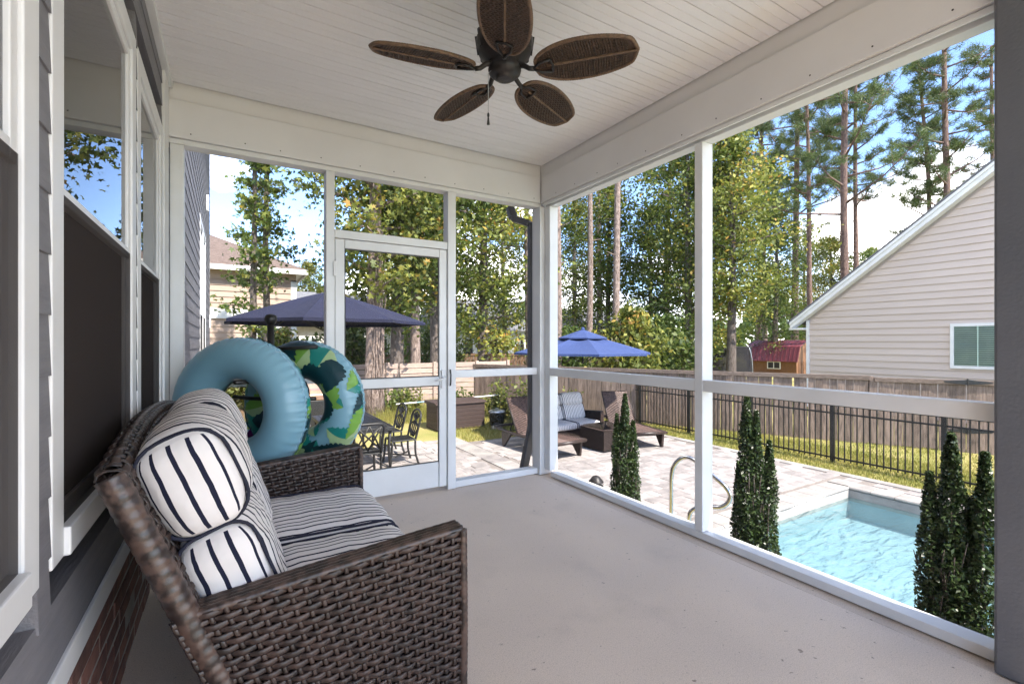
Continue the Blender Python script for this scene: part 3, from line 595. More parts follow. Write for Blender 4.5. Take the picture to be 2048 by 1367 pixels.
# ================================================================== FLOATS AND THEIR RACK
rack=thing('float_rack','black metal rack with ball finial holding the pool floats','rack',(.222,3.28,0))
MB().tube([(0,0,.02),(0,0,1.33)],.02,12).build('pole',M['iron'],rack,smooth=True,world=False)
lat('finial',[(0,1.325),(.022,1.33),(.035,1.35),(.037,1.365),(.03,1.385),(.0,1.395)],M['iron'],rack,16)
lat('base',[(0,0),(.2,0),(.2,.012),(.03,.03),(.02,.05)],M['iron'],rack,24)
PD=Vector((.766,-.643,0)); ND=Vector((.643,.766,0))
for (z,d,ln) in ((1.18,PD,.31),(1.18,-PD,.2),(.866,PD,.30),(.866,-PD,.26),(.985,-ND,.30),(.975,ND,.27)):
    MB().tube([(0,0,z),tuple(d*ln*.5+Vector((0,0,z+.003))),tuple(d*ln+Vector((0,0,z+.010)))],.012,8).build('arm',M['iron'],rack,smooth=True,world=False)
hc=Vector((-.145,.215,.535)); mb=MB().tube([tuple(hc+Vector((.075*math.cos(R(a)),.075*math.sin(R(a)),0))) for a in range(0,360,20)],.006,6,closed=True)
mb.tube([(0,0,.53),tuple(hc+Vector((.05,-.056,0)))],.008,6); mb.build('ball_hoop',M['iron'],rack,smooth=True,world=False)
def ring(name,label,c,nrm,Rm,rm_,plain,seed,rot0=0):
    t=thing(name,label,'pool float',c); n=Vector(nrm).normalized(); ez=Vector((0,0,1)); ex=ez.cross(n).normalized()
    fr=np.array((ex,ez,n))
    def tor(th,ph,off=0):                       # ph=0 outer equator, +90deg towards n
        wrk=.0045*np.sin(th*74+4*np.sin(th*5))*(.4+.6*np.sin(th*3.1+1)**2)*np.exp(-(ph/.42)**2)+.002*np.sin(th*43+1)*np.exp(-(ph/.8)**2)
        seam=-.008*np.exp(-(ph/.06)**2)
        r_=rm_+wrk+seam+off; A=Rm+r_*np.cos(ph); return np.stack((A*np.cos(th),A*np.sin(th),r_*np.sin(ph)),-1)@fr
    TH=np.linspace(0,2*np.pi,360,endpoint=False); PH=np.concatenate((np.linspace(-np.pi,-.6,14),np.linspace(-.52,.52,19),np.linspace(.6,np.pi,14)))
    A,B=np.meshgrid(TH,PH,indexing='ij'); mb=MB().grid(tor(A,B),0,False,True)
    body=put('tube',mb.mesh('tube',M['ring'],True),t,world=False)
    g=np.random.default_rng(seed); pr=MB(); side=-1 if plain else 1
    cen=[]
    for k in range(48):
        th0=rot0+2*np.pi*(k*.618%1); ph0=side*(.15+2.6*((k*.7549)%1)); ln=g.uniform(.17,.27); wd_=ln*g.uniform(.30,.42); an=g.uniform(0,2*np.pi); off=.0022+.0009*(k%6)
        tone=[(0,1),(1,2),(2,1),(1,3),(0,3),(2,2)][k%6]
        u=np.linspace(0,1,22)
        for hs_,tn in ((-1,tone[0]),(1,tone[1])):
            prof=np.sin(np.pi*np.clip(u,0,1)**.8)**.75*wd_*(1+.10*np.sign(np.sin(u*46)))
            row=[]
            for e in (0,.25,.5,.75,1):
                dx=(u-.5)*ln*1.0; dy=hs_*prof*e+.02*np.sin(u*3.1)
                X=dx*np.cos(an)-dy*np.sin(an); Y=dx*np.sin(an)+dy*np.cos(an); ph=ph0+Y/rm_; rad=np.maximum(Rm+rm_*np.cos(ph),.12)
                lim=np.clip(ph*side,.05,3.0)*side
                row.append(tor(th0+X/rad,lim,off))
            pr.grid(np.array(row),tn,flip=(hs_*side>0))
        P_=np.array([tor(np.array([th0+((uu-.5)*ln*np.cos(an)-.02*math.sin(uu*3.1)*np.sin(an))/max(Rm+rm_*math.cos(ph0),.12)]),np.array([np.clip((ph0+((uu-.5)*ln*np.sin(an)+.02*math.sin(uu*3.1)*np.cos(an))/rm_)*side,.05,3.0)*side]),off+.001)[0] for uu in u])
    me=pr.mesh('leaf_print',[M['g1'],M['g2'],M['g3'],M['g4']],True); put('leaf_print',me,body,world=False)
    put('seam',MB().tube([Vector(p) for p in tor(TH[::3],np.zeros(120),.002)],.003,5,closed=True).mesh('seam',M['paleblue'],True),body,world=False)
    c_=tor(np.array([R(70)]),np.array([2.2*(-side)]))[0]; return t
ring('swim_ring','swim ring showing its plain blue back, beside the striped cushions',(.062,3.215,.823),(-.643,-.766,0),.298,.124,True,3)
ring('swim_ring','blue swim ring printed with green palm leaves, in front of the screen door',(.42,3.30,.826),(-.643,-.766,0),.281,.119,False,8,.4)
for o in [q for q in bpy.data.objects if q.name.startswith('swim_ring')]: o['group']='inflatable swim rings on the rack'
ball=thing('beach_ball','purple and teal beach ball seen through the plain blue ring','ball',(.078,3.495,.605))
cs=[M['purple'],M['tealv'],M['lime'],M['paleblue'],M['purple'],M['tealv']]
rotm=np.array(Matrix.Rotation(R(50),3,'X')@Matrix.Rotation(R(20),3,'Y'))
for k in range(6):
    th=np.linspace(k*np.pi/3,(k+1)*np.pi/3,7); ph=np.linspace(-np.pi/2,np.pi/2,15); A,B=np.meshgrid(th,ph,indexing='ij')
    put('panel',MB().grid(np.stack((.105*np.cos(B)*np.cos(A),.105*np.cos(B)*np.sin(A),.105*np.sin(B)),-1)@rotm.T).mesh('panel',cs[k],True),ball,world=False)
# ================================================================== PATIO FURNITURE
def umbrella(name,label,c,r,zr,za,m,vent,mast=None,rot=0):
    t=thing(name,label,'parasol',(c[0],c[1],GZ)); P=[(r*math.cos(2*math.pi*k/8+rot),r*math.sin(2*math.pi*k/8+rot)) for k in range(8)]
    zr-=GZ; za-=GZ; mb=MB(); e=[]
    for k in range(8):
        a,b=P[k],P[(k+1)%8]; G=[]
        for i in np.linspace(.03 if not vent else .13,1,9):
            row=[]
            for j in np.linspace(0,1,7):
                x=a[0]*(1-j)+b[0]*j; y=a[1]*(1-j)+b[1]*j; sc=i*(1-.055*math.sin(math.pi*j)*i)
                z=za-(za-zr)*(i**1.12)-.03*math.sin(math.pi*j)*math.sin(math.pi*i)*1.2
                row.append((x*sc,y*sc,z))
            G.append(row)
        mb.grid(np.array(G))
        for i in range(6):
            j0,j1=i/6,(i+1)/6; p=[]
            for j in (j0,j1):
                x=a[0]*(1-j)+b[0]*j; y=a[1]*(1-j)+b[1]*j; sc=1-.055*math.sin(math.pi*j); p.append((x*sc,y*sc))
            mb.add([(*p[0],zr),(*p[1],zr),(p[1][0],p[1][1],zr-.045),(p[0][0],p[0][1],zr-.045)],[(0,1,2,3)])
    cn=put('canopy',mb.mesh('canopy',m,False),t,world=False)
    so_=cn.modifiers.new('cloth','SOLIDIFY'); so_.thickness=.004
    if vent:
        mb=MB()
        for k in range(8):
            a,b=P[k],P[(k+1)%8]; mb.add([(a[0]*.02,a[1]*.02,za+.09),(a[0]*.36,a[1]*.36,za-.09),(b[0]*.36,b[1]*.36,za-.09),(b[0]*.02,b[1]*.02,za+.09)],[(0,1,2,3)])
            mb.add([(a[0]*.36,a[1]*.36,za-.09),(b[0]*.36,b[1]*.36,za-.09),(b[0]*.36,b[1]*.36,za-.115),(a[0]*.36,a[1]*.36,za-.115)],[(0,1,2,3)])
        put('vent_cap',mb.mesh('vent_cap',m),cn,world=False)
    for k in range(8):
        mb=MB(); mb.tube([(P[k][0]*s,P[k][1]*s,za-(za-zr)*(s**1.12)-.018) for s in (.04,.25,.5,.75,.985)],.011,6)
        hz=za-.62; mb.tube([(P[k][0]*.05,P[k][1]*.05,hz),(P[k][0]*.52,P[k][1]*.52,za-(za-zr)*(.52**1.12)-.03)],.007,5); put('rib',mb.mesh('rib',M['iron'],True),t,world=False)
    mx_,my_=mast or (0,0)
    if mast:
        put('mast',MB().tube([(mx_,my_,0),(mx_,my_,za-.2)],.032,12).mesh('mast',M['iron'],True),t,world=False)
        put('arm',MB().tube([(mx_,my_,za-.25),(mx_*.5,my_*.5,za-.14),(0,0,za-.03)],.02,8).mesh('arm',M['iron'],True),t,world=False)
        lat('hub',[(.0,za-.66),(.03,za-.65),(.03,za-.6),(.02,za-.57),(.015,za-.02)],M['iron'],t,12)
    else: put('mast',MB().tube([(0,0,0),(0,0,za+.02)],.024,12).mesh('mast',M['iron'],t and True),t,world=False)
    lat('finial',[(.04,za+.0+(.09 if vent else 0)),(.045,za+.02+(.09 if vent else 0)),(.02,za+.05+(.09 if vent else 0)),(0,za+.06+(.09 if vent else 0))],m if vent else M['iron'],t,14)
    lat('base',[(0,0),(.27,0),(.28,.03),(.22,.06),(.05,.075),(.04,.2),(0,.2)],M['iron'],t,24,(mx_,my_,0))
    return t
umbrella('parasol','navy blue parasol over the dining table, behind the swim rings',(1.36,8.0),1.52,1.54,2.02,M['navy'],False,rot=.42)
umbrella('parasol','bright blue parasol with a vented top over the patio loungers',(6.73,8.2),1.52,.985,1.40,M['blue'],True,(-.36,.8),rot=.30)
# dining table
tb=thing('dining_table','black slatted metal dining table under the navy parasol','table',(1.95,9.15,GZ))
for k in range(11): put('slat',MB().box(-.5+.091*k,-.5+.091*k+.083,-1.0,1.0,.70,.725).mesh('slat',M['iron']),tb,.004,world=False)
put('apron',MB().box(-.49,.50,-1.03,-1.002,.66,.728).box(-.49,.50,1.002,1.03,.66,.728).box(-.53,-.502,-1.03,1.03,.66,.728).box(.502,.53,-1.03,1.03,.66,.728).mesh('apron',M['iron']),tb,.005,world=False)
for sx in (-1,1):
    for sy in (-1,1): put('leg',MB().tube([(sx*.47,sy*.96,0),(sx*.45,sy*.93,.35),(sx*.47,sy*.96,.68)],[.022,.026,.03],8).mesh('leg',M['iron'],True),tb,world=False)
def chair(style):
    t=thing('dining_chair','','chair')
    put('seat',MB().box(-.23,.23,-.22,.22,.43,.455).mesh('seat',M['iron']),t,.01,world=False)
    mb=MB()
    for k in range(9): mb.box(-.2,.2,-.2+.048*k,-.2+.048*k+.02,.4555,.462)
    put('seat_lattice',mb.mesh('seat_lattice',M['iron']),t,world=False)
    for sx in (-1,1):
        put('leg',MB().tube(smooth_path([(sx*.21,.21,.43),(sx*.215,.225,.2),(sx*.23,.25,0)],4),.02,8).mesh('leg',M['iron'],True),t,world=False)
        put('leg',MB().tube(smooth_path([(sx*.21,-.21,.45),(sx*.21,-.215,.2),(sx*.225,-.27,0)],4),.02,8).mesh('leg',M['iron'],True),t,world=False)
    mb=MB(); mb.tube([(-.215,.23,.15),(0,-.02,.15),(.215,.23,.15)],.014,6).tube([(-.215,-.235,.15),(0,-.02,.15),(.215,-.235,.15)],.014,6); put('stretcher',mb.mesh('stretcher',M['iron'],True),t,world=False)
    mb=MB(); B=lambda x,z:(x,-.215-.12*(z-.45)/.5,z)
    if style==0:
        mb.tube(smooth_path([B(-.21,.45),B(-.225,.7),B(-.2,.88),B(0,.95),B(.2,.88),B(.225,.7),B(.21,.45)],5),.02,8)
        for q in (-.14,-.07,0,.07,.14): mb.tube(smooth_path([B(q*.5,.47),B(q*1.3,.66),B(-q*.6,.80),B(-q*1.1,.91-.3*abs(q))],5),.0125,6)
        mb.tube([B(-.215,.52),B(.215,.52)],.01,6)
    else:
        mb.tube(smooth_path([B(-.21,.45),B(-.22,.7),B(-.215,.90),B(0,.93),B(.215,.90),B(.22,.7),B(.21,.45)],5),.021,8)
        for a,b in ((-.2,.2),(.2,-.2),(-.2,0),(.2,0),(0,-.2),(0,.2)): mb.tube([B(a,.50),B(b,.90)],.014,6)
        mb.tube([B(-.215,.50),B(.215,.50)],.014,6)
    put('backrest',mb.mesh('backrest',M['iron'],True),t,world=False); return t
c0=chair(0)
spots=[(2.68,8.45,90,'black metal dining chair nearest the deck box side of the table, lattice back'),(2.70,9.35,94,'black lattice-back dining chair behind another on the far side of the table'),(1.30,8.5,-90,'black lattice-back chair on the house side of the dining table')]
for i,(x,y,a,lb) in enumerate(spots):
    o=c0 if i==0 else copy_tree(c0); o.location=(x,y,GZ); o.rotation_euler=(0,0,R(a)); tag(o,lb,'chair','dining chairs')
cA=chair(1); cA.location=(1.86,7.72,GZ); tag(cA,'black metal chair with crossed bars at the near end of the dining table','chair','dining chairs')
# chaise loungers
def chaise(ba):
    t=thing('chaise_lounger','','lounger'); Wd=.35; sm=lambda p:smooth_path(p,5)
    for sx in (-1,1):
        put('side_rail',MB().tube(sm([(sx*Wd,0,.33),(sx*Wd,.6,.315),(sx*Wd,1.3,.31),(sx*Wd,1.9,.345),(sx*Wd,2.08,.37)]),.032,8).mesh('side_rail',M['wick'],True),t,world=False)
        for (y,dy) in ((.28,-.10),(1.62,.12)):
            put('leg',MB().prism([(sx*Wd-.025,y-.17,.30),(sx*Wd-.025,y+.17,.30),(sx*Wd-.025,y+dy+.035,.0),(sx*Wd-.025,y+dy-.035,.0)],(.05,0,0)).mesh('leg',M['wick']),t,.008,world=False)
    put('cross_bar',MB().tube([(-Wd,0,.33),(Wd,0,.33)],.032,8).tube([(-Wd,2.08,.37),(Wd,2.08,.37)],.03,8).tube([(-Wd,.28,.24),(Wd,.28,.24)],.02,8).tube([(-Wd,1.62,.24),(Wd,1.62,.24)],.02,8).mesh('cross_bar',M['wick'],True),t,world=False)
    def panel(nm,o,d,ln):
        o,d=np.array(o),np.array(d); mb=MB(); n_=np.cross((1,0,0),d); n=int(ln/.045)
        for k in range(-4,n+4):
            for sx in (-1,1):
                a0,a1=k*.045,k*.045+.17; lo,hi=0,1
                pts=[]
                for q in np.linspace(0,1,6):
                    s=a0+.17*q*1.0; 
                    if 0<=s<=ln: pts.append(o+np.array((sx*Wd*.93*(q),0,0))+d*s+n_*.004)
                if len(pts)>1:
                    P=np.array(pts); strand(mb,P,np.tile(n_,(len(P),1)),np.tile(d,(len(P),1)),.017,.006,4)
        b=o+d*ln; ex=np.array((Wd*.95,0,0)); mb.add([o-ex-n_*.006,o+ex-n_*.006,b+ex-n_*.006,b-ex-n_*.006],[(0,1,2,3)])
        pn=put(nm,mb.mesh(nm,M['chev'],True),t,world=False)
        put('edge_wrap',MB().tube([o-ex,b-ex,b+ex,o+ex],.02,6).mesh('edge_wrap',M['wick'],True),pn,world=False)
    panel('seat_panel',(0,.03,.335),(0,1,-.012),1.22)
    c,s=math.cos(ba),math.sin(ba); panel('backrest',(0,1.27,.33),(0,c,s),.80)
    mb=MB()
    for sx in (-.2,.2): mb.tube([(sx,1.27+.5*c,.33+.5*s-.02),(sx,1.72,.31)],.012,6)
    mb.tube([(-.33,1.72,.31),(.33,1.72,.31)],.012,6); put('prop',mb.mesh('prop',M['iron'],True),t,world=False)
    return t
M['chev']=mat('chevron_wicker',(.15,.095,.08),.5,(.07,.042,.035),scale=18)
ch=chaise(R(60)); ch.location=(5.50,7.0,GZ); ch.rotation_euler=(0,0,R(5)); tag(ch,'brown wicker chaise lounger beside the striped patio loveseat, its back facing the trash can','lounger','wicker chaise loungers')
c2=copy_tree(ch); c2.location=(7.42,6.86,GZ); c2.rotation_euler=(0,0,R(-17)); tag(c2,'brown wicker chaise lounger beside the iron fence, behind a columnar shrub')
ct=thing('coffee_table','square wicker coffee table with glass top between the loungers','table',(6.74,7.48,GZ))
mb=MB()
for q in range(4):
    a=R(90*q); 
    def fs(s,u,a=a):
        x=(s-.5)*.74; y=np.full_like(s,-.37); return np.stack((x*math.cos(a)-y*math.sin(a),x*math.sin(a)+y*math.cos(a),.03+u*.40),1)
    weave(mb,fs,18,16,per=2,sides=4)
put('body',mb.mesh('body',M['wick'],True),ct,world=False)
put('liner',MB().box(-.36,.36,-.36,.36,.03,.43).mesh('liner',M['wick']),ct,world=False)
put('rim',MB().tube([(-.37,-.37,.44),(.37,-.37,.44),(.37,.37,.44),(-.37,.37,.44)],.018,8,closed=True).mesh('rim',M['wrap'],True),ct,world=False)
put('glass_top',MB().box(-.36,.36,-.36,.36,.455,.463).mesh('glass_top',M['tableglass']),ct,world=False)
# deck box
g0=gz(5,11); db=thing('deck_box','brown resin deck storage box on the lawn behind the dining table','storage box',(5.62,10.76,g0),R(2))
for k in range(6):
    put('plank',MB().box(-1.32,0,-.0,.02,.02+.101*k,.02+.101*k+.096).mesh('plank',M['boxbrown']),db,.006,world=False)
    put('plank',MB().box(-.02,.0,.022,.66,.02+.101*k,.02+.101*k+.096).mesh('plank',M['boxbrown']),db,.006,world=False)
    put('plank',MB().box(-1.32,-1.30,.022,.66,.02+.101*k,.02+.101*k+.096).mesh('plank',M['boxbrown']),db,.006,world=False)
put('liner',MB().box(-1.29,-.03,.03,.66,0,.6).mesh('liner',M['boxbrown']),db,world=False)
put('lid',MB().prism([(-1.36,-.04,.625),(-1.36,-.04,.655),(-1.36,.1,.69),(-1.36,.70,.70),(-1.36,.70,.625)],(1.40,0,0)).mesh('lid',M['boxbrown']),db,.008,world=False)
p0=thing('pool_pole','long white pool pole lying on stakes behind the deck box','pole',PX(792,808,d=11.9))
a,b=PX(792,808,d=11.9),PX(1002,789,d=13.2); MB().tube([a,b],.016,8).build('tube',M['paleblue'],p0,smooth=True)
MB().tube([a,a.lerp(b,.18)],.0175,8).tube([a.lerp(b,.3),b],.0172,8).build('sleeve',M['white'],p0,smooth=True)
for t in (.06,.9):
    q=a.lerp(b,t); MB().tube([(q.x,q.y,gz(q.x,q.y)-.05),(q.x,q.y,q.z-.012)],.008,6).build('stake',M['iron'],p0)
tr=thing('trash_can','small galvanised trash can with a black bag beside the deck box','trash can',(5.80,10.45,gz(5,10.4)))
lat('body',[(0,.0),(.155,.0),(.16,.03),(.15,.04),(.185,.40),(.192,.41)],M['galv'],tr); 
mb=MB(); th=np.linspace(0,2*np.pi,40,endpoint=False); zz=np.linspace(.11,.42,9); A,B=np.meshgrid(th,zz,indexing='ij'); rr=.165+.07*(B)+.008*np.sin(A*9+B*30)+.006*np.sin(A*17-B*50); mb.grid(np.stack((rr*np.cos(A),rr*np.sin(A),B+.008*np.sin(A*7)*(B<.15)),-1),0,False,True); put('bag',mb.mesh('bag',M['bag'],True),tr,world=False)
ld=lat('lid',[(.215,.425),(.215,.445),(.19,.465),(.1,.485),(0,.49)],M['galv'],tr); put('handle',MB().tube([(-.05,0,.48),(-.04,0,.515),(.04,0,.515),(.05,0,.48)],.007,6).mesh('handle',M['galv'],True),ld,world=False)
gr_=thing('barbecue_grill','dark barbecue grill with a copper coloured lid past the dining table','grill',(2.0,12.3,gz(2,12.3)))
put('cart',MB().box(-.4,.4,-.25,.25,.12,.72).mesh('cart',M['iron']),gr_,.01,world=False)
put('shelf',MB().box(-.75,-.41,-.24,.24,.68,.71).box(.41,.75,-.24,.24,.68,.71).mesh('shelf',M['iron']),gr_,.006,world=False)
put('lid',MB().prism([(-.38,-.25,.725),(-.38,-.25,.85),(-.38,-.14,.96),(-.38,.1,.98),(-.38,.25,.88),(-.38,.25,.725)],(.76,0,0)).mesh('lid',M['copper']),gr_,.02,world=False)
for sx in (-.35,.35): put('wheel',MB().tube([(sx-.02,-.2,.09),(sx+.02,-.2,.09)],.09,16).mesh('wheel',M['iron'],True),gr_,world=False)
put('leg',MB().box(-.38,.38,.16,.22,0,.12).mesh('leg',M['iron']),gr_,world=False)
pl_=thing('path_light','low dark metal path light just outside the screen, near the coping','path light',(4.19,4.83,GZ))
lat('stem',[(.03,0),(.03,.28),(.06,.29)],M['bronze'],pl_,14); lat('lens',[(.055,.29),(.055,.345)],M['tableglass'],pl_,16)
lat('cap',[(.10,.34),(.098,.352),(.062,.395),(.045,.415),(.02,.425),(0,.427)],M['bronze'],pl_,20); lat('collar',[(.05,.285),(.095,.28),(.095,.295),(.05,.30)],M['bronze'],pl_,20)
# ================================================================== FENCES
fz=thing('wood_fence','weathered grey wooden picket fence behind the black iron fence','fence',(10.33,7.93,GZ))
fd=Vector((-.47,.883,0)).normalized(); fa=math.atan2(fd.y,fd.x); FB=Vector((10.33,7.93,0)); ZT=.49
fn=Vector((-fd.y,fd.x,0)); fn=fn if fn.dot(Vector((-1,-1,0)))>0 else -fn
pk=[MB().box(-.068,.068,-.009,.009,0,1).mesh('picket',M['woodg']) for _ in range(1)]
for k in range(-74,50):
    s=k*.142; p=FB+fd*s; z0=gz(p.x,p.y)+rng.uniform(-.02,.03); gate=s<-3.55
    put('picket',pk[0],fz,loc=(p.x+fn.x*(.0 if gate else .006)+rng.normal(0,.002),p.y+rng.normal(0,.002),z0),rot=(rng.normal(0,.006),rng.normal(0,.006),fa+rng.normal(0,.02)),scale=(1,1,(ZT-(.06 if gate else .03))-z0))
def rail(a,b,z0,z1,off,th,nm,mm):
    A=FB+fd*a+fn*off; B=FB+fd*b+fn*off; return MB().bar((A.x,A.y,(z0+z1)/2),(B.x,B.y,(z0+z1)/2),th,z1-z0).build(nm,mm,fz,bevel=.006)
for k in range(5):
    a=-3.5+k*2.5; rail(a,a+2.49,ZT-.10,ZT,.028,.035,'top_rail',M['woodcap'])
for k in range(3):
    a=-10.6+k*2.35; rail(a,a+2.33,ZT-.13,ZT-.035,.026,.035,'top_rail',M['woodcap'])
for s in (-8.3,-5.75,-3.5,-1,1.5,4,6.5): 
    p=FB+fd*s-fn*.06; MB().box(-.045,.045,-.045,.045,0,1.45).build('post',M['woodcap'],fz,world=False).location=(p.x-10.33,p.y-7.93,.0)
for z in (ZT-.075,GZ+.42):                                         # black strap hinges of the gate
    c=FB+fd*-5.05+fn*.055; mb=MB()
    for sg in (-1,1):
        e=c+fd*sg*.36; mb.prism([(c.x,c.y,z-.05),(c.x,c.y,z+.05),(e.x,e.y,z+.012),(e.x,e.y,z-.012)],tuple(fn*.006))
    mb.tube([(c.x+fn.x*.006,c.y+fn.y*.006,z-.06),(c.x+fn.x*.006,c.y+fn.y*.006,z+.07)],.012,8); mb.build('strap_hinge',M['iron'],fz)
fi=thing('iron_fence','black metal picket fence along the lawn edge of the patio','fence',(9.55,5,GZ))
pi_=MB().box(-.0085,.0085,-.0085,.0085,0,1).mesh('picket',M['iron'])
def iron(x0,y0,dx,dy,n,panel):
    for k in range(n*16+1):
        x,y=x0+dx*panel*k/16,y0+dy*panel*k/16; zt=.125
        if k%16==0: MB().box(-.033,.033,-.033,.033,0,1.14).build('post',M['iron'],fi,world=False,bevel=.004).location=(x-9.55,y-5,gz(x,y)-GZ)
        else: put('picket',pi_,fi,loc=(x,y,gz(x,y)+.05),scale=(1,1,zt-gz(x,y)-.05))
    for (z0,z1) in ((.045,.075),(-.10,-.07)):
        MB().bar((x0,y0,(z0+z1)/2),(x0+dx*panel*n,y0+dy*panel*n,(z0+z1)/2),.02,z1-z0).build('rail',M['iron'],fi)
    for k in range(n):
        a=(x0+dx*panel*k,y0+dy*panel*k); b=(a[0]+dx*panel,a[1]+dy*panel); MB().bar((*a,gz(*a)+.10),(*b,gz(*b)+.10),.022,.028).build('rail',M['iron'],fi)
iron(9.55,-.31,0,1,9,1.59); iron(7.75,14.0,1,0,1,1.79)
fh=thing('slat_fence','pale horizontal slat fence at the back of the yard','fence',(5.5,14.2,GZ))
xsF=[1.1,2.6,4.1,5.6,7.1,8.3]
for i in range(5):
    for k in range(8):
        z=gz(0,14)+.06+.168*k; MB().box(xsF[i]+.03,xsF[i+1]-.03,14.18,14.205,z,z+.148).build('slat',M['woodl'],fh,bevel=.004)
for x in xsF: MB().box(x-.05,x+.05,14.12,14.215,gz(0,14)-.1,gz(0,14)+1.42).build('post',M['woodl'],fh,bevel=.005)
ff=thing('privacy_fence','brown board privacy fence under the far trees','fence',(14,19.5,GZ))
def boards(a,b,z0,z1,m,par,wd_=.15):
    a,b=Vector((*a,0)),Vector((*b,0)); d=b-a; n=int(d.length/wd_); u=d.normalized(); mb=MB()
    for k in range(n):
        p=a+u*(k+.5)*wd_; q=random.uniform(-.02,.02); mb.obox((p.x,p.y,(z0+z1+q)/2),u*wd_*.47,Vector((-u.y,u.x,0))*.01,(0,0,(z1+q-z0)/2))
    mb.build('board_run',m,par)
    nn=Vector((-u.y,u.x,0))*-.03
    MB().bar(tuple(a+nn)[:2]+(z1-.06,),tuple(b+nn)[:2]+(z1-.06,),.04,.09).build('top_rail',m,par)
boards((-3,27),(12.2,21.3),-.8,.62,M['woodb'],ff); boards((12.2,21.3),(24,17.0),-.8,.62,M['woodb'],ff)
# ================================================================== NEIGHBOURING HOUSES
nh=thing('gable_house','beige vinyl house gable with white rake trim behind the wooden fence','house',(17,4,GZ))
yc_,ye,ze=8.75,9.15,1.86; sl2=(5.725-1.86)/(9.14-4.1); ya=-1.2; za2=ze+(ye-ya)*sl2
def zr(y): return ze+(ye-abs(y-ya)-ya)*sl2
MB().prism([(17.03,yc_,GZ),(17.03,yc_,zr(yc_)-.12),(17.03,ya,za2-.12),(17.03,2*ya-yc_,zr(yc_)-.12),(17.03,2*ya-yc_,GZ)],(9,0,0)).build('wall_core',M['vinyl'],nh)
k=0; z=GZ+.02
while z<za2-.3:
    yr=min(yc_-.09,ye-(z+.30-ze)/sl2); yl=2*ya-yr; z1=z+.20
    yr1=min(yc_-.09,ye-(z1+.30-ze)/sl2); yl1=2*ya-yr1
    MB().add([(16.985,yl,z),(16.985,yr,z),(17.012,yr1,z1),(17.012,yl1,z1),(17.04,yl,z),(17.04,yr,z)],[(0,1,2,3)[::-1],(0,4,5,1)[::-1]]).build('siding_board',M['vinyl'],nh); z+=.20
MB().box(16.965,17.05,yc_-.09,yc_+.0,GZ,ze+.1).build('corner_board',M['white'],nh)
def rake(y0,y1,nm,x0,x1,dz0,dz1,m): 
    MB().prism([(x0,y0,zr(y0)+dz0),(x0,y1,zr(y1)+dz0),(x0,y1,zr(y1)+dz1),(x0,y0,zr(y0)+dz1)],(x1-x0,0,0)).build(nm,m,nh)
rake(ye,ya,'rake_board',16.70,16.73,-.20,.0,M['white']); rake(ye,ya,'soffit',16.735,16.99,-.20,-.17,M['white']); rake(ye,ya,'rake_trim',16.66,16.695,-.06,.03,M['white'])
MB().prism([(16.65,ye+.06,zr(ye+.06)+.034),(16.65,ya,za2+.034),(16.65,ya,za2+.10),(16.65,ye+.06,zr(ye+.06)+.10)],(10,0,0)).build('roof',M['shinglegrey'],nh)
MB().prism([(16.65,2*ya-ye-.06,zr(ye+.06)+.034),(16.65,ya-.001,za2+.034),(16.65,ya-.001,za2+.10),(16.65,2*ya-ye-.06,zr(ye+.06)+.10)],(10,0,0)).build('roof',M['shinglegrey'],nh)
MB().box(16.73,26,yc_+.002,ye+.05,ze-.22,ze-.16).build('eave',M['white'],nh)
wn=MB().box(16.955,16.99,4.90,4.98,.50,1.72).box(16.955,16.99,3.40,3.48,.50,1.72).box(16.955,16.99,3.48,4.90,1.64,1.72).box(16.945,16.99,3.48,4.90,.50,.58).build('window',M['white'],nh)
MB().add([(16.972,3.48,.58),(16.972,4.90,.58),(16.972,4.90,1.64),(16.972,3.48,1.64)],[(0,3,2,1)]).build('pane',M['tableglass'],wn)
mb=MB()
mb.add([(16.9845,3.48,.58),(16.9845,4.90,.58),(16.9845,4.90,1.64),(16.9845,3.48,1.64)],[(0,3,2,1)],1)  # dark sheet coloured as the shade between the slats
for k in range(19): mb.add([(16.976,3.48,.587+.056*k),(16.976,4.90,.587+.056*k),(16.983,4.90,.628+.056*k),(16.983,3.48,.628+.056*k)],[(0,3,2,1)])
mb.build('blind',[M['blind'],M['dark']],wn)
for y in (4.42,3.95): MB().box(16.968,16.971,y-.012,y+.012,.58,1.64).build('muntin',M['blind'],wn)
th_=thing('tan_house','tan two-storey house with brown shingle roof beyond the grey siding','house',(-2,22,GZ))
Y=22; zE=4.12; XR=2.45; XL=-9
MB().box(XL,XR,Y+.03,Y+9,GZ,zE).build('wall_core',M['tan'],th_)
z=GZ
while z<zE-.35:
    if not (2.05<z+.1<2.62): MB().add([(XL,Y-.01,z),(XR-.2,Y-.01,z),(XR-.2,Y+.02,z+.235),(XL,Y+.02,z+.235),(XL,Y+.03,z),(XR-.2,Y+.03,z)],[(0,1,2,3),(0,4,5,1)]).build('siding_board',M['tan'],th_)
    z+=.235
MB().box(XL,XR+.01,Y-.04,Y+.02,2.15,2.55).build('band_board',M['white'],th_)
MB().box(XR-.2,XR+.02,Y-.03,Y+.05,GZ,2.149).box(XR-.2,XR+.02,Y-.03,Y+.05,2.551,zE-.3).build('corner_board',M['white'],th_)
MB().box(XL,XR,Y-.03,Y+.02,zE-.36,zE).build('frieze',M['tan'],th_)
MB().box(XL-.3,XR+.42,Y-.45,Y-.36,zE-.08,zE+.12).box(XR+.34,XR+.42,Y-.359,Y+9.4,zE-.08,zE+.12).build('gutter',M['white'],th_)
MB().box(XL-.3,XR+.34,Y-.36,Y+9.4,zE+.002,zE+.04).build('soffit',M['white'],th_)
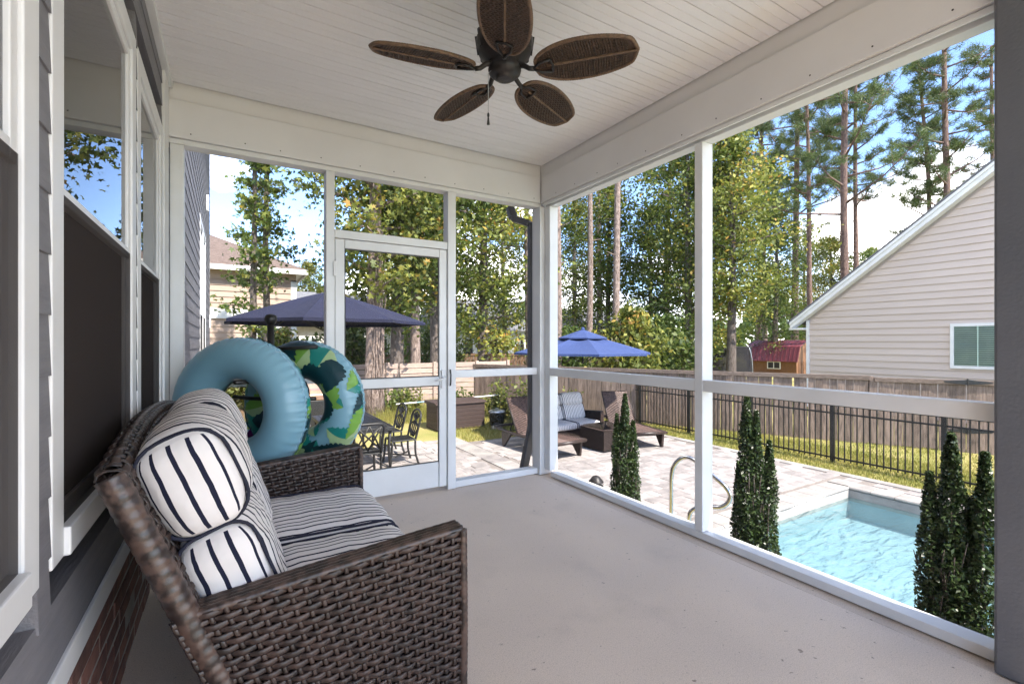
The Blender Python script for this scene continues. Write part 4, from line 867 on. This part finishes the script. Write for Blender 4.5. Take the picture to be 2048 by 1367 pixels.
MB().add([(XL-.3,Y-.42,zE+.12),(XR+.42,Y-.42,zE+.12),(XR+.42,Y+9.4,zE+.12),(XL-.3,Y+9.4,zE+.12),(-4.4,Y+4.5,zE+2.75),(-2.6,Y+4.5,zE+2.75)],[(0,1,5,4),(1,2,5),(2,3,4,5),(3,0,4)]).build('roof',M['shingle'],th_)
MB().box(.9,1.9,Y-.05,Y-.012,.3,1.9).build('window',M['white'],th_); MB().box(1.0,1.8,Y-.06,Y-.051,.4,1.8).build('pane',M['glass'],th_)
def farhouse(label,x0,x1,y,zt,zrid,m):
    t=thing('white_house',label,'house',((x0+x1)/2,y,GZ)); MB().box(x0,x1,y,y+7,GZ,zt).build('wall',m,t)
    MB().prism([(x0-.4,y-.5,zt),(x0-.4,y+3.5,zrid),(x0-.4,y+7.5,zt)],(x1-x0+.8,0,0)).build('roof',M['shinglegrey'],t)
    for k in range(3):
        x=x0+(x1-x0)*(k+.5)/3-.4; f=MB().box(x,x+.85,y-.04,y-.002,.0,1.5).build('window',M['white'],t); MB().box(x+.08,x+.77,y-.06,y-.041,.08,1.42).build('pane',M['glass'],f)
farhouse('white house with grey roof behind the trees above the slat fence',12.8,19.0,29,2.0,4.4,M['whitewall'])
farhouse('white house glimpsed between trunks behind the navy parasol',3.2,9.6,31,2.2,4.6,M['whitewall'])
farhouse('far white house hidden behind the trees over the blue parasol',24,31,27,1.8,3.8,M['whitewall'])
# shed with gambrel roof
sa,sb=PX(1593,742,d=28),PX(1493,742,d=30.5); L_=(Vector((sb.x,sb.y))-Vector((sa.x,sa.y))).length
sh=thing('garden_shed','small cedar shed with maroon metal gambrel roof beside the beige house','shed',(sa.x,sa.y,GZ),math.atan2(sb.y-sa.y,sb.x-sa.x)-R(90))
zEv=.05-GZ; zk=.88-GZ; zrd=1.24-GZ; D=2.4
put('wall',MB().prism([(0,0,0),(0,0,zEv),(.25,0,zk),(D/2,0,zrd),(D-.25,0,zk),(D,0,zEv),(D,0,0)],(0,L_,0)).mesh('wall',M['cedar']),sh,world=False)
def roofpane(p,q): return [(p[0],-.12,p[1]),(p[0],L_+.12,p[1]),(q[0],L_+.12,q[1]),(q[0],-.12,q[1])]
rf=MB()
for p,q in (((-.12,zEv-.03),(.22,zk+.04)),((.22,zk+.041),(D/2,zrd+.06)),((D-.22,zk+.041),(D/2,zrd+.06)),((D+.12,zEv-.03),(D-.22,zk+.04))): rf.prism(roofpane(p,q),(-.02,0,.02))
rfo=put('roof',rf.mesh('roof',M['maroon']),sh,world=False)
for k in range(15):
    y=-.08+(L_+.16)*k/14; put('roof_seam',MB().bar((-.145,y,zEv+.0),(.19,y,zk+.065),.03,.03).bar((.2,y,zk+.075),(D/2,y,zrd+.095),.03,.03).mesh('roof_seam',M['maroon']),rfo,world=False)
wf=put('window',MB().box(-.04,-.005,.9,1.7,.55,1.0).mesh('window',M['white']),sh,world=False); put('pane',MB().box(-.05,-.041,.96,1.27,.6,.95).box(-.05,-.041,1.33,1.64,.6,.95).mesh('pane',M['dark']),wf,world=False)
for x in np.linspace(0,D,9)[1:-1]: put('batten',MB().box(x-.02,x+.02,-.02,-.002,0,zEv).mesh('batten',M['cedar']),sh,world=False)
# trampoline
tp=PX(1440,742,d=25); tm=thing('trampoline','dark netted trampoline with curved poles behind the wooden fence','trampoline',(tp.x,tp.y,GZ))
mb=MB(); mb.lathe([(1.5,.55),(1.5,1.95)],40); put('net',mb.mesh('net',mat_thin('net_mesh',(.035,.035,.04),.82),True),tm,world=False)
lat('mat',[(0,.55),(1.35,.55),(1.55,.57),(1.55,.52)],M['net'],tm,40)
for k in range(8):
    a=R(45*k+10); p=lambda r_,z:(r_*math.cos(a),r_*math.sin(a),z); put('pole',MB().tube(smooth_path([p(1.6,0),p(1.65,.6),p(1.62,1.3),p(1.5,1.85),p(1.3,2.1)],4),.03,8).mesh('pole',M['galv'],True),tm,world=False)
put('top_ring',MB().tube([(1.5*math.cos(R(a)),1.5*math.sin(R(a)),1.95) for a in range(0,360,12)],.02,6,closed=True).mesh('top_ring',M['iron'],True),tm,world=False)
# ================================================================== TREES
def leaf_mesh(name,C,size,mt,star=False,up=.35,var=None,g=None,asp=.55):
    g=g or rng; n=len(C); N_=g.normal(size=(n,3)); N_[:,2]+=up*2; N_/=np.linalg.norm(N_,axis=1)[:,None]
    T=np.cross(N_,g.normal(size=(n,3))); T/=np.linalg.norm(T,axis=1)[:,None]+1e-9; B=np.cross(N_,T); s=size*g.uniform(.6,1.25,(n,1))
    if star:
        k=10; V=np.zeros((n,k,3))
        for i in range(k):
            a=2*np.pi*i/k; r_=1 if i%2==0 else .42
            if i==0: r_=.75
            V[:,i]=C+s*r_*(np.cos(a)*T+np.sin(a)*B)+N_*s*(-.15*(i%2==0))
    else:
        k=4; V=np.zeros((n,4,3)); V[:,0]=C-T*s; V[:,1]=C+B*s*asp+N_*s*.12; V[:,2]=C+T*s; V[:,3]=C-B*s*asp+N_*s*.12
    me=bpy.data.meshes.new(name); me.vertices.add(n*k); me.vertices.foreach_set('co',V.reshape(-1).astype(np.float32))
    me.loops.add(n*k); me.loops.foreach_set('vertex_index',np.arange(n*k,dtype=np.int32)); me.polygons.add(n); me.polygons.foreach_set('loop_start',np.arange(0,n*k,k,dtype=np.int32))
    try: me.polygons.foreach_set('loop_total',np.full(n,k,dtype=np.int32))
    except Exception: pass
    me.materials.append(mt); at=me.attributes.new('lv','FLOAT','POINT'); v=var if var is not None else np.clip(g.beta(2,2.6,n),0,1); at.data.foreach_set('value',np.repeat(v,k).astype(np.float32)); me.update(calc_edges=True); return me
def deciduous(seed,H,tr_,base,cr,nl,size,mt,bark,star=False,fork=False,lean=(0,0),prof='round',nlimb=22,clump=.34):
    g=np.random.default_rng(seed); mb=MB(); path=[]
    for k in range(12):
        f=k/11; path.append(Vector((lean[0]*f+.12*math.sin(f*5+seed)*(H/10)*f,lean[1]*f+.12*math.cos(f*4+seed*2)*(H/10)*f,H*f)))
    mb.tube(path,[tr_*(1.35 if k==0 else 1.05-.82*(k/11)) for k in range(12)],9)
    C=[];VV=[]
    def tp_(h): f=h/H*11; i=min(int(f),10); return path[i].lerp(path[i+1],f-i)
    for k in range(nlimb):
        h=base+(H-base)*((k+.5)/nlimb)**.9; a=k*2.399+seed; f=(h-base)/(H-base)
        ln=cr*((math.sin(math.pi*min(max(f*.86+.12,0),1)))**.7 if prof=='round' else (1-.75*f))*g.uniform(.65,1.15)
        st=tp_(h*.97); el=R(g.uniform(5,35)); d=Vector((math.cos(a)*math.cos(el),math.sin(a)*math.cos(el),math.sin(el)))
        p1=st+d*ln*.5+Vector((0,0,g.normal(0,.12))); p2=st+d*ln+Vector((0,0,-.08*ln+g.normal(0,.15)))
        mb.tube([st,p1,p2],[tr_*.22*(1-.5*f)+.012,tr_*.13+.008,.006],5)
        sub=[(p1,.75),(p2,1.)]
        for q in range(4):
            s=g.uniform(.3,1.0); c=st.lerp(p1,s*2) if s<.5 else p1.lerp(p2,s*2-1); dd=Vector(g.normal(size=3)); dd.z*=.5; e=c+dd.normalized()*ln*g.uniform(.18,.42); mb.tube([c,e],[.014,.005],4,False); sub.append((e,.8)); sub.append((c.lerp(e,.5),.55))
        tone=g.uniform(-.22,.22)
        for c,wt in sub:
            n=max(3,int(nl/nlimb/10*wt*1.25)); sg=clump*(.6+.5*ln/cr)
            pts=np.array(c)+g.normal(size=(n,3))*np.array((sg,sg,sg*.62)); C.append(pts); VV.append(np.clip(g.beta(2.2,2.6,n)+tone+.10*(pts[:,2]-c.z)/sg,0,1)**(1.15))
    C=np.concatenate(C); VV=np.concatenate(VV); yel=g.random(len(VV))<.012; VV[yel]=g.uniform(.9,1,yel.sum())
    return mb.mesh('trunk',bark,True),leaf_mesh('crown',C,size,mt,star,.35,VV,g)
def pine(seed,H,tr_,base,cr,bark,lean=0,crook=False):
    g=np.random.default_rng(seed); mb=MB(); path=[]
    for k in range(14):
        f=k/13; path.append(Vector((lean*f+(.5*math.sin(f*9)*f if crook else .08*math.sin(f*6+seed)),.06*math.cos(f*5+seed)+(.3*math.cos(f*7)*f if crook else 0),H*f)))
    mb.tube(path,[tr_*(1.25 if k==0 else 1-.66*(k/13)) for k in range(14)],10)
    C=[];D=[]
    def tp_(h): f=h/H*13; i=min(int(f),12); return path[i].lerp(path[i+1],f-i)
    for k in range(4):                                              # dead stubs
        h=base*g.uniform(.45,.95); a=g.uniform(0,6.28); st=tp_(h); mb.tube([st,st+Vector((math.cos(a)*.5,math.sin(a)*.5,.12))],[.03,.008],4)
    nb=32
    for k in range(nb):
        h=base+(H-base)*(k+.4)/nb; f=(h-base)/(H-base); a=k*2.399+seed; ln=cr*(1-.6*f)*g.uniform(.5,1.15); el=R(g.uniform(-5,35)); st=tp_(min(h,H*.99)); d=Vector((math.cos(a)*math.cos(el),math.sin(a)*math.cos(el),math.sin(el)))
        p1=st+d*ln*.55; p2=st+d*ln+Vector((0,0,.25*ln*.5)); mb.tube([st,p1,p2],[tr_*.2*(1-.4*f)+.02,.03,.012],5)
        for q in range(9):
            s=g.uniform(.35,1.05); c=p1.lerp(p2,(s-.5)*2) if s>.5 else st.lerp(p1,s*2); e=c+Vector((g.normal(0,.28),g.normal(0,.28),g.uniform(.0,.35)))*(.6+.3*ln); mb.tube([c,e],[.016,.006],4,False)
            for w_ in (.55,1.0):
                C.append(np.array(c.lerp(e,w_))); D.append(np.array((e-c).normalized()))
    C=np.array(C); D=np.array(D); n=len(C); K=34
    dirs=g.normal(size=(n,K,3))+D[:,None,:]*.9; dirs/=np.linalg.norm(dirs,axis=2)[...,None]; ln=g.uniform(.20,.36,(n,K,1)); wv=np.cross(dirs,g.normal(size=(n,K,3))); wv/=np.linalg.norm(wv,axis=2)[...,None]
    c=C[:,None,:]+g.normal(size=(n,K,3))*.07; V=np.stack((c-wv*.014,c+wv*.014,c+dirs*ln),2).reshape(-1,3); m_=n*K
    me=bpy.data.meshes.new('crown'); me.vertices.add(m_*3); me.vertices.foreach_set('co',V.reshape(-1).astype(np.float32)); me.loops.add(m_*3); me.loops.foreach_set('vertex_index',np.arange(m_*3,dtype=np.int32)); me.polygons.add(m_); me.polygons.foreach_set('loop_start',np.arange(0,m_*3,3,dtype=np.int32))
    try: me.polygons.foreach_set('loop_total',np.full(m_,3,dtype=np.int32))
    except Exception: pass
    me.materials.append(M['needle']); at=me.attributes.new('lv','FLOAT','POINT'); at.data.foreach_set('value',np.repeat(g.beta(2,2.4,m_),3).astype(np.float32)); me.update(calc_edges=True)
    return mb.mesh('trunk',bark,True),me
def plant_tree(name,label,pair,loc,rz=0,sc=1,group=None,cat='tree'):
    t=thing(name,label,cat,(loc[0],loc[1],gz(loc[0],loc[1])-.05),rz,group); t.scale=(sc,)*3 if not hasattr(sc,'__len__') else sc
    put('trunk',pair[0],t,world=False); put('crown',pair[1],t,world=False); return t
def at(u,d): p=PX(u,683,d=d); return (p.x,p.y)
GS='sweetgum trees by the back fence'; GP='tall pines behind the neighbouring house'; GD='leafy trees beyond the fences'
slim=deciduous(11,10.5,.11,2.1,.80,2900,.09,M['leafA'],M['barkg'],True,prof='slim',nlimb=24,clump=.2)
slim2=deciduous(12,11,.12,3.4,.85,2100,.09,M['leafA'],M['barkg'],True,prof='slim',nlimb=20,clump=.2)
plant_tree('sweetgum_tree','slender sweetgum with leafy trunk and yellow leaves, left of its darker twin',slim,at(506,13.2),.4,1,GS)
plant_tree('sweetgum_tree','slender dark-trunked sweetgum just right of its leafier twin, before the tan house',slim2,at(537,14),2.2,1,GS)
bigA=deciduous(21,11.5,.27,3.0,2.2,9500,.095,M['leafC'],M['barkp'],True,lean=(.5,.2),nlimb=30,clump=.42)
bigB=deciduous(22,12.5,.22,2.8,2.6,15000,.095,M['leafA'],M['barkg'],False,lean=(.3,-.3),nlimb=30,clump=.45)
bigC=deciduous(23,13,.25,1.8,2.9,19000,.105,M['leafC'],M['barkg'],False,nlimb=34,clump=.5)
bigD=deciduous(24,14,.24,1.6,2.5,12500,.102,M['leafA'],M['barkg'],False,nlimb=34,clump=.5)
bigE=deciduous(25,13,.17,3.6,2.2,9000,.098,M['leafA'],M['barkp'],False,nlimb=26,clump=.42)
bigF=deciduous(26,12,.22,3.4,1.9,11000,.10,M['leafC'],M['barkg'],False,nlimb=34,clump=.46)
plant_tree('vine_covered_tree','thick vine-covered tree standing behind the navy parasol',bigA,at(745,13),.3,1,GS)
plant_tree('broadleaf_tree','grey-trunked tree just right of the vine-covered one',bigB,at(792,14.6),1.1,1,GS)
plant_tree('broadleaf_tree','pale peeling-bark tree leaning right, behind the screen door',bigE,at(832,15.2),2.3,1,GS)
plant_tree('broadleaf_tree','dark straight-trunked tree behind the upper right of the screen door',bigB,at(874,17.5),4.0,1.05,GS)
plant_tree('broadleaf_tree','yellow-green tree seen between the screen door and the corner post',bigC,at(965,18.5),1.0,.9,GD)
pA=pine(31,21,.20,7.6,3.0,M['barkr']); pB=pine(32,22,.16,9.5,2.6,M['barkr'],.6); pC=pine(33,20,.15,7.5,2.2,M['barkr'],.3,True); pD=pine(34,19,.14,11,2.2,M['barkp'])
PIN=[(1056,19,pD,0,.95,'slim reddish pine trunk beside the corner downspout'),(1114,17.5,pD,1,1,'pale slim pine just right of the porch corner post'),(1177,20,pD,2,1,'slim pine rising behind the blue parasol top'),(1236,18.5,pD,4,1.1,'pale pine right of the blue parasol top'),
 (1592,33,pA,.5,1.25,'tall pine standing behind the shed'),(1627,26,pB,1.7,.95,'thin pine between the shed pine and the thickest pine'),(1691,23,pA,2.6,1.08,'thickest pine trunk crossing the white cloud'),(1716,26.5,pB,3.3,1,'thin pine just right of the thickest pine'),
 (1850,27,pC,.2,1.05,'crooked forked pine over the gable roof'),(1893,26,pA,4.1,1.1,'straight tall pine nearest the grey column, over the gable roof'),(1512,34,pB,5,1.25,'dark pine above the yellow-green maple'),(1985,30,pA,5.5,1,'pine whose branches enter beside the grey column')]
for u,d,p,r_,s,lb in PIN: plant_tree('pine_tree',lb,p,at(u,d),r_,s,GP)
DEC=[(1335,25,bigE,1.1,1.15,'tall thin-crowned tree left of the middle screen post'),(1200,26,bigE,3.1,1.1,'tall thin-crowned tree between the two slim pines'),(1530,32,bigE,2.3,1.1,'thin-crowned tree left of the shed pine'),(1378,20.5,bigD,.4,.86,'dark thick-trunked tree left of the middle screen post'),(1300,24,bigB,1.6,.72,'tree behind the right tip of the blue parasol'),(1150,24,bigD,2.7,.68,'dark tree behind the pale slim pine'),(1215,27,bigD,3.9,.78,'dark tree filling the wood behind the blue parasol'),
 (1462,19.5,bigF,.8,.92,'bright yellow-green maple right of the middle screen post'),(1420,24,bigC,4.4,.85,'yellow-green tree directly behind the middle screen post'),(1550,30,bigD,5.0,.8,'dark round tree left of the shed pine'),(1660,36,bigC,5.6,.78,'sunlit round tree under the white cloud'),(1735,40,bigB,.9,.8,'distant tree peeking over the gable roof'),(1610,40,bigD,2.2,.8,'dark distant tree behind the shed'),
 (1010,30,bigB,4.6,.9,'tree behind the white house and slat fence'),(820,29,bigD,.2,.9,'dark tree deep behind the screen door'),(620,34,bigC,1.9,.6,'small yellow-green tree at the corner of the tan house')]
for u,d,p,r_,s,lb in DEC: plant_tree('broadleaf_tree',lb,p,at(u,d),r_,s,GD)
# shrubs under the trees
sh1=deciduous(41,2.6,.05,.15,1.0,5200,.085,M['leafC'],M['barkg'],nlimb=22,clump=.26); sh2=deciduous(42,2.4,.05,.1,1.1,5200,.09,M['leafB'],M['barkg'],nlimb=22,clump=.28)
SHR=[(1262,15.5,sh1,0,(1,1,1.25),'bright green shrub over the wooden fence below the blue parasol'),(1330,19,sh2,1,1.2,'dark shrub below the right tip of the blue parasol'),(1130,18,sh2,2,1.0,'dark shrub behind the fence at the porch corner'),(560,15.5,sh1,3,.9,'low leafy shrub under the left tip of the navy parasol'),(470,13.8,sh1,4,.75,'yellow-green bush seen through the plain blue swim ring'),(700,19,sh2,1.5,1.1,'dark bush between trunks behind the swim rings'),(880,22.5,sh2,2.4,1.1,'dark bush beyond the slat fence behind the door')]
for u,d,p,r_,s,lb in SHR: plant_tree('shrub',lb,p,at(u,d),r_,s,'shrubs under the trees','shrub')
# weeds by the back fence
def weed(seed,H,n,mt):
    g=np.random.default_rng(seed); mb=MB(); C=[]
    for k in range(n):
        a=g.uniform(0,6.28); b=Vector((g.normal(0,.18),g.normal(0,.12),0)); h=H*g.uniform(.5,1.1); tip=b+Vector((math.cos(a)*.2*h,math.sin(a)*.2*h,h)); mid=b.lerp(tip,.5)+Vector((0,0,.05)); mb.tube([b,mid,tip],[.007,.005,.002],4,False)
        for s in np.linspace(.15,1,16): q=b.lerp(mid,s*2) if s<.5 else mid.lerp(tip,s*2-1); C.append(np.array(q)+g.normal(0,.045,(2,3)))
    C=np.concatenate(C); return mb.mesh('stems',M['barkg']),leaf_mesh('foliage',C,.055,mt,False,.2,None,g)
w1=weed(51,.95,16,M['leafC']); w2=weed(52,.7,18,M['leafA'])
WD=[(1013,13.2,'tall weed behind the trash can',1.1),(1040,12.8,'tall weed between the trash can and the striped loveseat',1.0),(990,13.3,'weed clump beside the right end of the deck box',.9),(930,13.4,'weed clump above the middle of the deck box',1.0),(1058,12.4,'tall weed against the porch downspout',1.15),(800,13.5,'weed clump left of the deck box behind the chairs',1.0),(825,13.2,'weed clump touching the left end of the deck box',.9),(770,13.6,'weed clump at the foot of the vine-covered tree',.9),(1141,13.6,'weed behind the striped patio loveseat back',.8)]
for i,(u,d,lb,s) in enumerate(WD):
    x,y=at(u,d); t=thing('weed_plant',lb,'weed',(x,y,gz(x,y)-.01),i*1.3,'weeds along the back fence'); t.scale=(s,s,s); q=(w1,w2)[i%2]; put('stems',q[0],t,world=False); put('foliage',q[1],t,world=False)
# columnar hollies outside the screen
def holly(seed,cols,H):
    g=np.random.default_rng(seed); mb=MB(); C=[]
    for (cx,cy_,r_,h) in cols:
        mb.tube([(cx*.4,cy_*.4,0),(cx*.8,cy_*.8,h*.4),(cx,cy_,h*.96)],[.012,.009,.003],6)
        n=int(8000*h/1.7*(r_/.1)**1.15); z=h*g.uniform(0.02,1,n); a=g.uniform(0,6.283,n); rad=r_*np.clip(1.12-(z/h)**1.9,.07,1)*np.sqrt(g.uniform(.12,1,n))*(1+.10*np.sin(z*13+cx*50)+.10*np.sin(z*29+a*2)+.12*np.sin(a*3+z*9))
        f=np.clip(z/h/.8,0,1); C.append(np.stack((cx*(.4+.6*f)+rad*np.cos(a),cy_*(.4+.6*f)+rad*np.sin(a),z),1))
        for k in range(26):
            zz=h*g.uniform(.08,.7); aa=g.uniform(0,6.28); rr=r_*.8; mb.tube([(cx*.8,cy_*.8,zz-.12),(cx*.8+rr*.6*math.cos(aa),cy_*.8+rr*.6*math.sin(aa),zz),(cx*.8+rr*math.cos(aa),cy_*.8+rr*math.sin(aa),zz+.13)],[.005,.004,.002],4,False)
    C=np.concatenate(C); return mb.mesh('stems',M['barkg'],True),leaf_mesh('foliage',C,.0135,M['holly'],False,.35,None,g,.5)
HO=[(1250,3.02,[(0,0,.11,1.74),(.06,-.04,.098,1.50),(-.05,.05,.092,1.56)],'dark columnar holly in front of the patio coffee table'),(1508,3.02,[(-.02,.04,.112,1.84),(.075,-.06,.10,1.54),(-.06,.07,.088,1.38),(.01,-.01,.09,1.74)],'dark columnar holly with split tops right of the middle screen post'),(1912,3.0,[(-.03,.09,.10,1.56),(.01,.02,.115,1.76),(.05,-.09,.115,1.68),(.0,.0,.10,1.3),(.07,-.03,.095,1.45)],'dark three-tipped columnar holly beside the grey column')]
for i,(u,x,cols,lb) in enumerate(HO):
    p=PX(u,683,x=x); t=thing('columnar_holly',lb,'shrub',(p.x,p.y,GZ),0,'columnar hollies along the porch'); q=holly(61+i,cols,1.8); put('stems',q[0],t,world=False); put('foliage',q[1],t,world=False)
# vines on the thick trunk, grass blades, litter bed
x,y=at(745,13); mb=MB(); g=np.random.default_rng(5)
for k in range(9):
    a=g.uniform(3.4,6.0); pts=[]
    for i in range(14): z=.4*i; a+=g.normal(0,.18); rr=.30-.010*i+.02; pts.append((x+.044*z+rr*math.cos(a),y+.017*z+rr*math.sin(a),gz(x,y)+z))
    mb.tube(smooth_path(pts,3),.011,5)
vt=[o for o in bpy.data.objects if o.name.startswith('vine_covered_tree')][0]; mb.build('vines',M['barkp'],vt,smooth=True)
bed=[]; 
m=MB(); th=np.linspace(0,2*np.pi,40,endpoint=False); rr=1+.12*np.sin(th*5)+.08*np.sin(th*9+1)
m.add([(1.5+5.5*math.cos(t)*r_,14.2+1.9*math.sin(t)*r_,gz(0,14.2+1.9*math.sin(t)*r_)+.012) for t,r_ in zip(th,rr)],[tuple(range(40))]); m.build('leaf_litter_bed',M['soil'],kind='structure')
def blades(n,reg,hmin,hmax,seed):
    g=np.random.default_rng(seed); x=g.uniform(reg[0],reg[1],n); y=g.uniform(reg[2],reg[3],n); z=np.array([gz(a,b) for a,b in zip(x,y)]); h=g.uniform(hmin,hmax,n); a=g.uniform(0,6.28,n); w_=.006
    dx,dy=np.cos(a),np.sin(a); l=g.uniform(.1,.6,n)*h; b=g.uniform(0,6.28,n)
    V=np.stack((np.stack((x-dx*w_,y-dy*w_,z),1),np.stack((x+dx*w_,y+dy*w_,z),1),np.stack((x+l*np.cos(b),y+l*np.sin(b),z+h),1)),1); return V.reshape(-1,3),np.clip(g.beta(2,2,n)*.8+.18*np.sin(x*2.1)*np.sin(y*1.7),0,1)
parts=[blades(26000,(8.92,10.9,2.2,9.5),.03,.075,1),blades(24000,(4.55,9.6,9.52,13.8),.04,.10,2),blades(14000,(.2,4.5,11.95,14),.05,.16,3),blades(9000,(10,12.6,1.5,7.5),.03,.08,4),blades(7000,(3.2,8.2,12.2,14.05),.15,.45,6)]
V=np.concatenate([p[0] for p in parts]); lv=np.concatenate([p[1] for p in parts]); n=len(V)//3
me=bpy.data.meshes.new('grass'); me.vertices.add(n*3); me.vertices.foreach_set('co',V.reshape(-1).astype(np.float32)); me.loops.add(n*3); me.loops.foreach_set('vertex_index',np.arange(n*3,dtype=np.int32)); me.polygons.add(n); me.polygons.foreach_set('loop_start',np.arange(0,n*3,3,dtype=np.int32))
me.materials.append(M['blade']); at_=me.attributes.new('lv','FLOAT','POINT'); at_.data.foreach_set('value',np.repeat(lv,3).astype(np.float32)); me.update(calc_edges=True)
put('grass',me,kind='stuff',label='short sunlit lawn grass around the patio and fences',cat='grass')

# far belt of woods
g=np.random.default_rng(77); n=16000; u=g.uniform(250,2050,n); d=g.uniform(58,80,n); aa=(u-1024)/FP; hx=(aa*C0+S0)*d; hy=(-aa*S0+C0)*d
top=5.5+2.5*np.sin(u*.013)+1.6*np.sin(u*.041+1)+1.0*np.sin(u*.11); z=GZ+g.uniform(0,1,n)**.85*top
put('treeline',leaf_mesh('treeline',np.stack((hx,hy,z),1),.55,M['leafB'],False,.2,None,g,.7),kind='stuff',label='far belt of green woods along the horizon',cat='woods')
